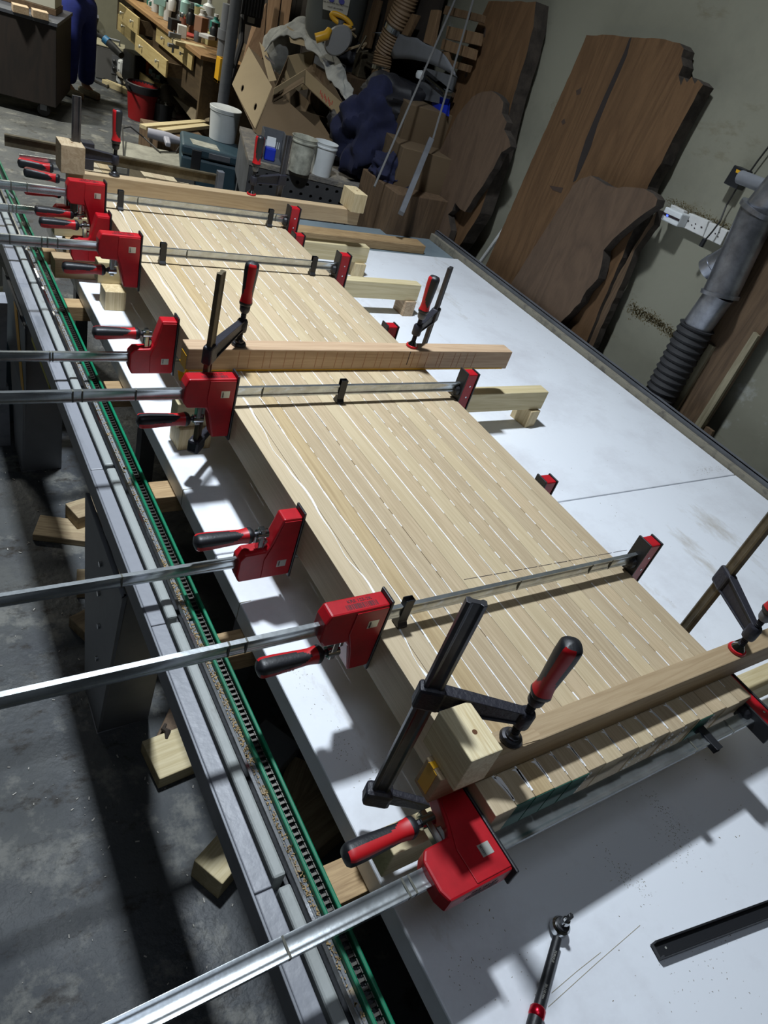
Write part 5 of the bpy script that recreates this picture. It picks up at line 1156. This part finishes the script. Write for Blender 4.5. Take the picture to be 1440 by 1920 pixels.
blob((0, 0, .2), (.10, .09, .06), 4, .4, 4, 18).build('rags', BLANK, t, smooth=True)
simple(blob(fl(330, 225, .07), (.14, .08, .07), 8, .4, 3, 20), 'cloth_heap', mat('dusty_pink', (.26, .18, .16), .9), 'dusty pinkish cloth bundle on the floor behind the pine planks', 'cloth', smooth=True)
simple(MB().prism([D(325, 180, 7.6), D(395, 205, 6.9), D(392, 228, 6.6), D(362, 228, 6.9)], (0, .02, 0)), 'leaning_plywood', wood('dusty_ply', (.22, .18, .12), (.15, .12, .08), 'x', 6, .2), 'dusty plywood sheet leaning at the end of the drawer workbench', 'board', bevel=.002)
# wall bracket iron on the far wall
t = thing('wall_iron_bracket', 'old dark iron bracket hanging on the far pale wall', 'bracket', (0, 0, 0))
def yb(px, py, y): d = ray(px, py); return CAM+d*((y-CAM.y)/d.y)
MB().tube([yb(156, 25, YB-.08), yb(184, 35, YB-.08)], .04, 6).build('bar', GREYD, t); MB().tube([yb(178, 32, YB-.1), yb(170, 68, YB-.1)], .045, 6).build('upright', OLDST, t)
MB().tube([yb(158, 52, YB-.08), yb(168, 66, YB-.08), yb(162, 72, YB-.08)], .025, 6).build('hook', GREYD, t)
# ================================================================ TROLLEY
c1 = Z(105, 207, .10); c2 = Z(0, 180, .10)
ang = math.atan2(c2.y-c1.y, c2.x-c1.x)
t = thing('panelled_trolley', 'dark panelled trolley on black castors at the upper left', 'trolley', (c1.x, c1.y, 0), ang)
hh = VT(106, 44, c1).z
MB().bb((-.0, -.9, .12), (1.9, -.0, hh-.03)).build('panel_body', wood('trolley_ply', (.026, .020, .018), (.016, .014, .014), 'z', 4, .2), t, bevel=.004)
MB().bb((-.01, -.91, hh-.0298), (1.91, .01, hh)).build('trolley_top', mat('slate_top', (.05, .055, .07), .5), t, bevel=.003)
for x in (.12, .85, 1.7):
    for y in (-.08, -.8):
        MB().lathe([(.055, -.02), (.06, -.012), (.06, .012), (.055, .02)], (x, y, .06), 20, Matrix.Rotation(pi/2, 3, 'X')).build('castor', RUB, t, smooth=True)
        MB().bb((x-.03, y-.03, .06), (x+.03, y+.03, .1198)).build('castor_fork', GREYD, t)
def ontop(px, py): p = Z(px, py, hh+.001); return V((p.x, p.y, hh+.001))
for (px, py, lb) in ((38, 24, 'pale wood block on the trolley, left of two'), (75, 34, 'pale wood block on the trolley, right of two, near the worker')):
    o = MB().box((0, 0, .03), (.13, .11, .06)).build('trolley_block', wood('ply_block', (.52, .42, .30), (.30, .2, .12), 'z', 60, 1), bevel=.003); o.location = ontop(px, py); o.rotation_euler = (0, 0, ang+.3); tag(o, lb, 'block', 'blocks on the trolley')
t = thing('small_cabinet', 'white-sided small cabinet with a brown base on the trolley', 'cabinet', ontop(52, 12)+V((0, .12, 0)), ang)
MB().bb((-.3, -.2, 0), (.3, .2, .05)).build('base', DARKW, t, bevel=.003); MB().bb((-.29, -.19, .0505), (.29, .19, .45)).build('body', mat('cabinet_cream', (.45, .45, .38), .5), t, bevel=.004)
# ================================================================ WORKER (skin-modifier body)
def skin(name, pts, edges, m, parent, sub_=2, root=0):
    me = bpy.data.meshes.new(name); me.from_pydata([p[:3] for p in pts], edges, []); me.materials.append(m)
    o = bpy.data.objects.new(name, me); COL.objects.link(o); o.parent = parent
    md = o.modifiers.new('skin', 'SKIN'); md.use_smooth_shade = True
    for i, v in enumerate(me.skin_vertices[0].data):
        r = pts[i][3]; v.radius = (r, pts[i][4] if len(pts[i]) > 4 else r); v.use_root = (i == root)
    s = o.modifiers.new('sub', 'SUBSURF'); s.levels = sub_; s.render_levels = sub_; return o
wp = V((2.0, 9.42, 0)); t = thing('person', 'worker in blue work trousers and dark top standing behind the trolley', 'person', wp, radians(35))
BLUET = mat('blue_trousers', (.016, .03, .22), .85, bump=.5, bscale=10, var=.35, vscale=6)
DTOP = mat('dark_top', (.012, .014, .04), .9)
body = skin('body', [(0, 0, .98, .15, .12), (0, 0, 1.2, .15, .11), (0, 0, 1.42, .19, .12), (0, 0, 1.52, .06), (0, -.02, 1.62, .085, .10), (0, -.02, 1.74, .075, .09),
    (.2, 0, 1.42, .06), (.26, -.06, 1.15, .045), (.2, -.3, 1.05, .035), (-.2, 0, 1.42, .06), (-.26, -.06, 1.15, .045), (-.18, -.3, 1.05, .035),
    (.19, -.38, 1.04, .03, .018), (-.17, -.38, 1.04, .03, .018),
    (.10, 0, .85, .085), (.11, -.03, .48, .055), (.12, .02, .10, .045), (.12, -.10, .04, .035), (-.10, 0, .85, .085), (-.11, -.02, .48, .055), (-.13, .04, .10, .045), (-.13, -.08, .04, .035)],
    [(0, 1), (1, 2), (2, 3), (3, 4), (4, 5), (2, 6), (6, 7), (7, 8), (2, 9), (9, 10), (10, 11), (8, 12), (11, 13), (0, 14), (14, 15), (15, 16), (16, 17), (0, 18), (18, 19), (19, 20), (20, 21)], SKIN, t)
skin('trousers', [(0, 0, 1.0, .175, .14), (0, 0, .88, .18, .145), (.10, 0, .76, .115), (.115, -.02, .48, .09), (.12, .0, .10, .095), (-.10, 0, .76, .115), (-.115, -.01, .48, .09), (-.13, .02, .10, .095)], [(0, 1), (1, 2), (2, 3), (3, 4), (1, 5), (5, 6), (6, 7)], BLUET, t)
skin('top', [(0, 0, .99, .18, .145), (0, 0, 1.2, .175, .13), (0, 0, 1.43, .20, .135), (.21, 0, 1.42, .075), (.27, -.06, 1.15, .06), (.21, -.28, 1.06, .05), (-.21, 0, 1.42, .075), (-.27, -.06, 1.15, .06), (-.19, -.28, 1.06, .05)], [(0, 1), (1, 2), (2, 3), (3, 4), (4, 5), (2, 6), (6, 7), (7, 8)], DTOP, t)
for sx_ in (.12, -.13):
    MB().prism([(sx_-.045, .08, 0), (sx_+.045, .08, 0), (sx_+.05, -.10, 0), (sx_+.03, -.19, 0), (sx_-.03, -.19, 0), (sx_-.05, -.10, 0)], (0, 0, .075)).build('shoe', mat('pale_shoe', (.30, .27, .20), .7), t, bevel=.02)
MB().lathe([(.0, .115), (.07, .10), (.098, .04), (.10, .0), (.09, -.04)], (0, .005, 1.72), 20).build('hair', mat('dark_hair', (.02, .015, .01), .9), t, smooth=True)
for sx_ in (-.032, .032):
    MB().lathe([(0, -.011), (.011, 0), (0, .011)], (sx_, -.108, 1.69), 10).build('eye', INK, t, smooth=True)
MB().prism([(-.012, -.105, 1.65), (.012, -.105, 1.65), (0, -.105, 1.70)], (0, -.025, -.005)).build('nose', SKIN, t, bevel=.004)
MB().bb((-.025, -.112, 1.615), (.025, -.10, 1.622)).build('mouth', mat('lips', (.3, .12, .10), .6), t)
for sx_ in (-1, 1): MB().lathe([(0, -.012), (.025, 0), (0, .012)], (sx_*.09, -.01, 1.68), 12, Matrix.Rotation(pi/2, 3, 'Y')).build('ear', SKIN, t, smooth=True)
# ================================================================ LEFT MIDGROUND (beyond the rail)
t = thing('aluminium_stepladder', 'grey aluminium stepladder standing left of the sliding rail', 'ladder', Z(30, 740, 0))
l0 = t.location
def lp(px, py, d_): return D(px, py, d_)-l0
a, b = Z(22, 520, .95), Z(34, 700, .35)
def lx(p): return V((min(p.x, .335), p.y, p.z))
for (p, q) in ((lx(Z(16, 560, .74)), lx(Z(36, 720, .30))), (lx(Z(50, 560, .74)), lx(Z(66, 700, .3)))):
    mb = MB(); barbetween(mb, p-l0, q-l0, .03, .05); mb.build('rail', ALU, t)
    q2 = V((q.x, q.y, 0)); mb = MB(); barbetween(mb, q-l0, q2-l0, .03, .05); mb.build('rail', ALU, t)
for z_, (p, q) in zip(range(3), ((lx(Z(26, 600, .62)), lx(Z(60, 600, .62))), (lx(Z(32, 660, .45)), lx(Z(64, 660, .45))), (lx(Z(20, 575, .7)), lx(Z(52, 575, .7))))):
    MB().tube([p-l0, q-l0], .014, 8).build('rung', ALU, t)
p = Z(5, 640, .30); simple(MB().bb((p.x-.3, p.y-.2, 0), (p.x+.12, p.y+.3, .42)), 'blue_grey_crate', TEALC, 'blue-grey crate at the left edge of the picture', 'crate', bevel=.01)
p = Z(10, 545, .5); t = bucket(8, 575, .421, .12, .12, DIRTYP, 'pale tub standing on the blue-grey crate at the left edge', name='pale_tub')
simple(MB().box((0, 0, .04), (.6, .12, .08), RZ(.1)), 'yellowish_beam', wood('dull_yellow_beam', (.24, .17, .05), (.16, .11, .03), 'x', 8, .1), 'yellow-brown beam lying left below the ladder', 'beam', bevel=.003).location = Z(0, 690, .2)+V((0, 0, -.1))
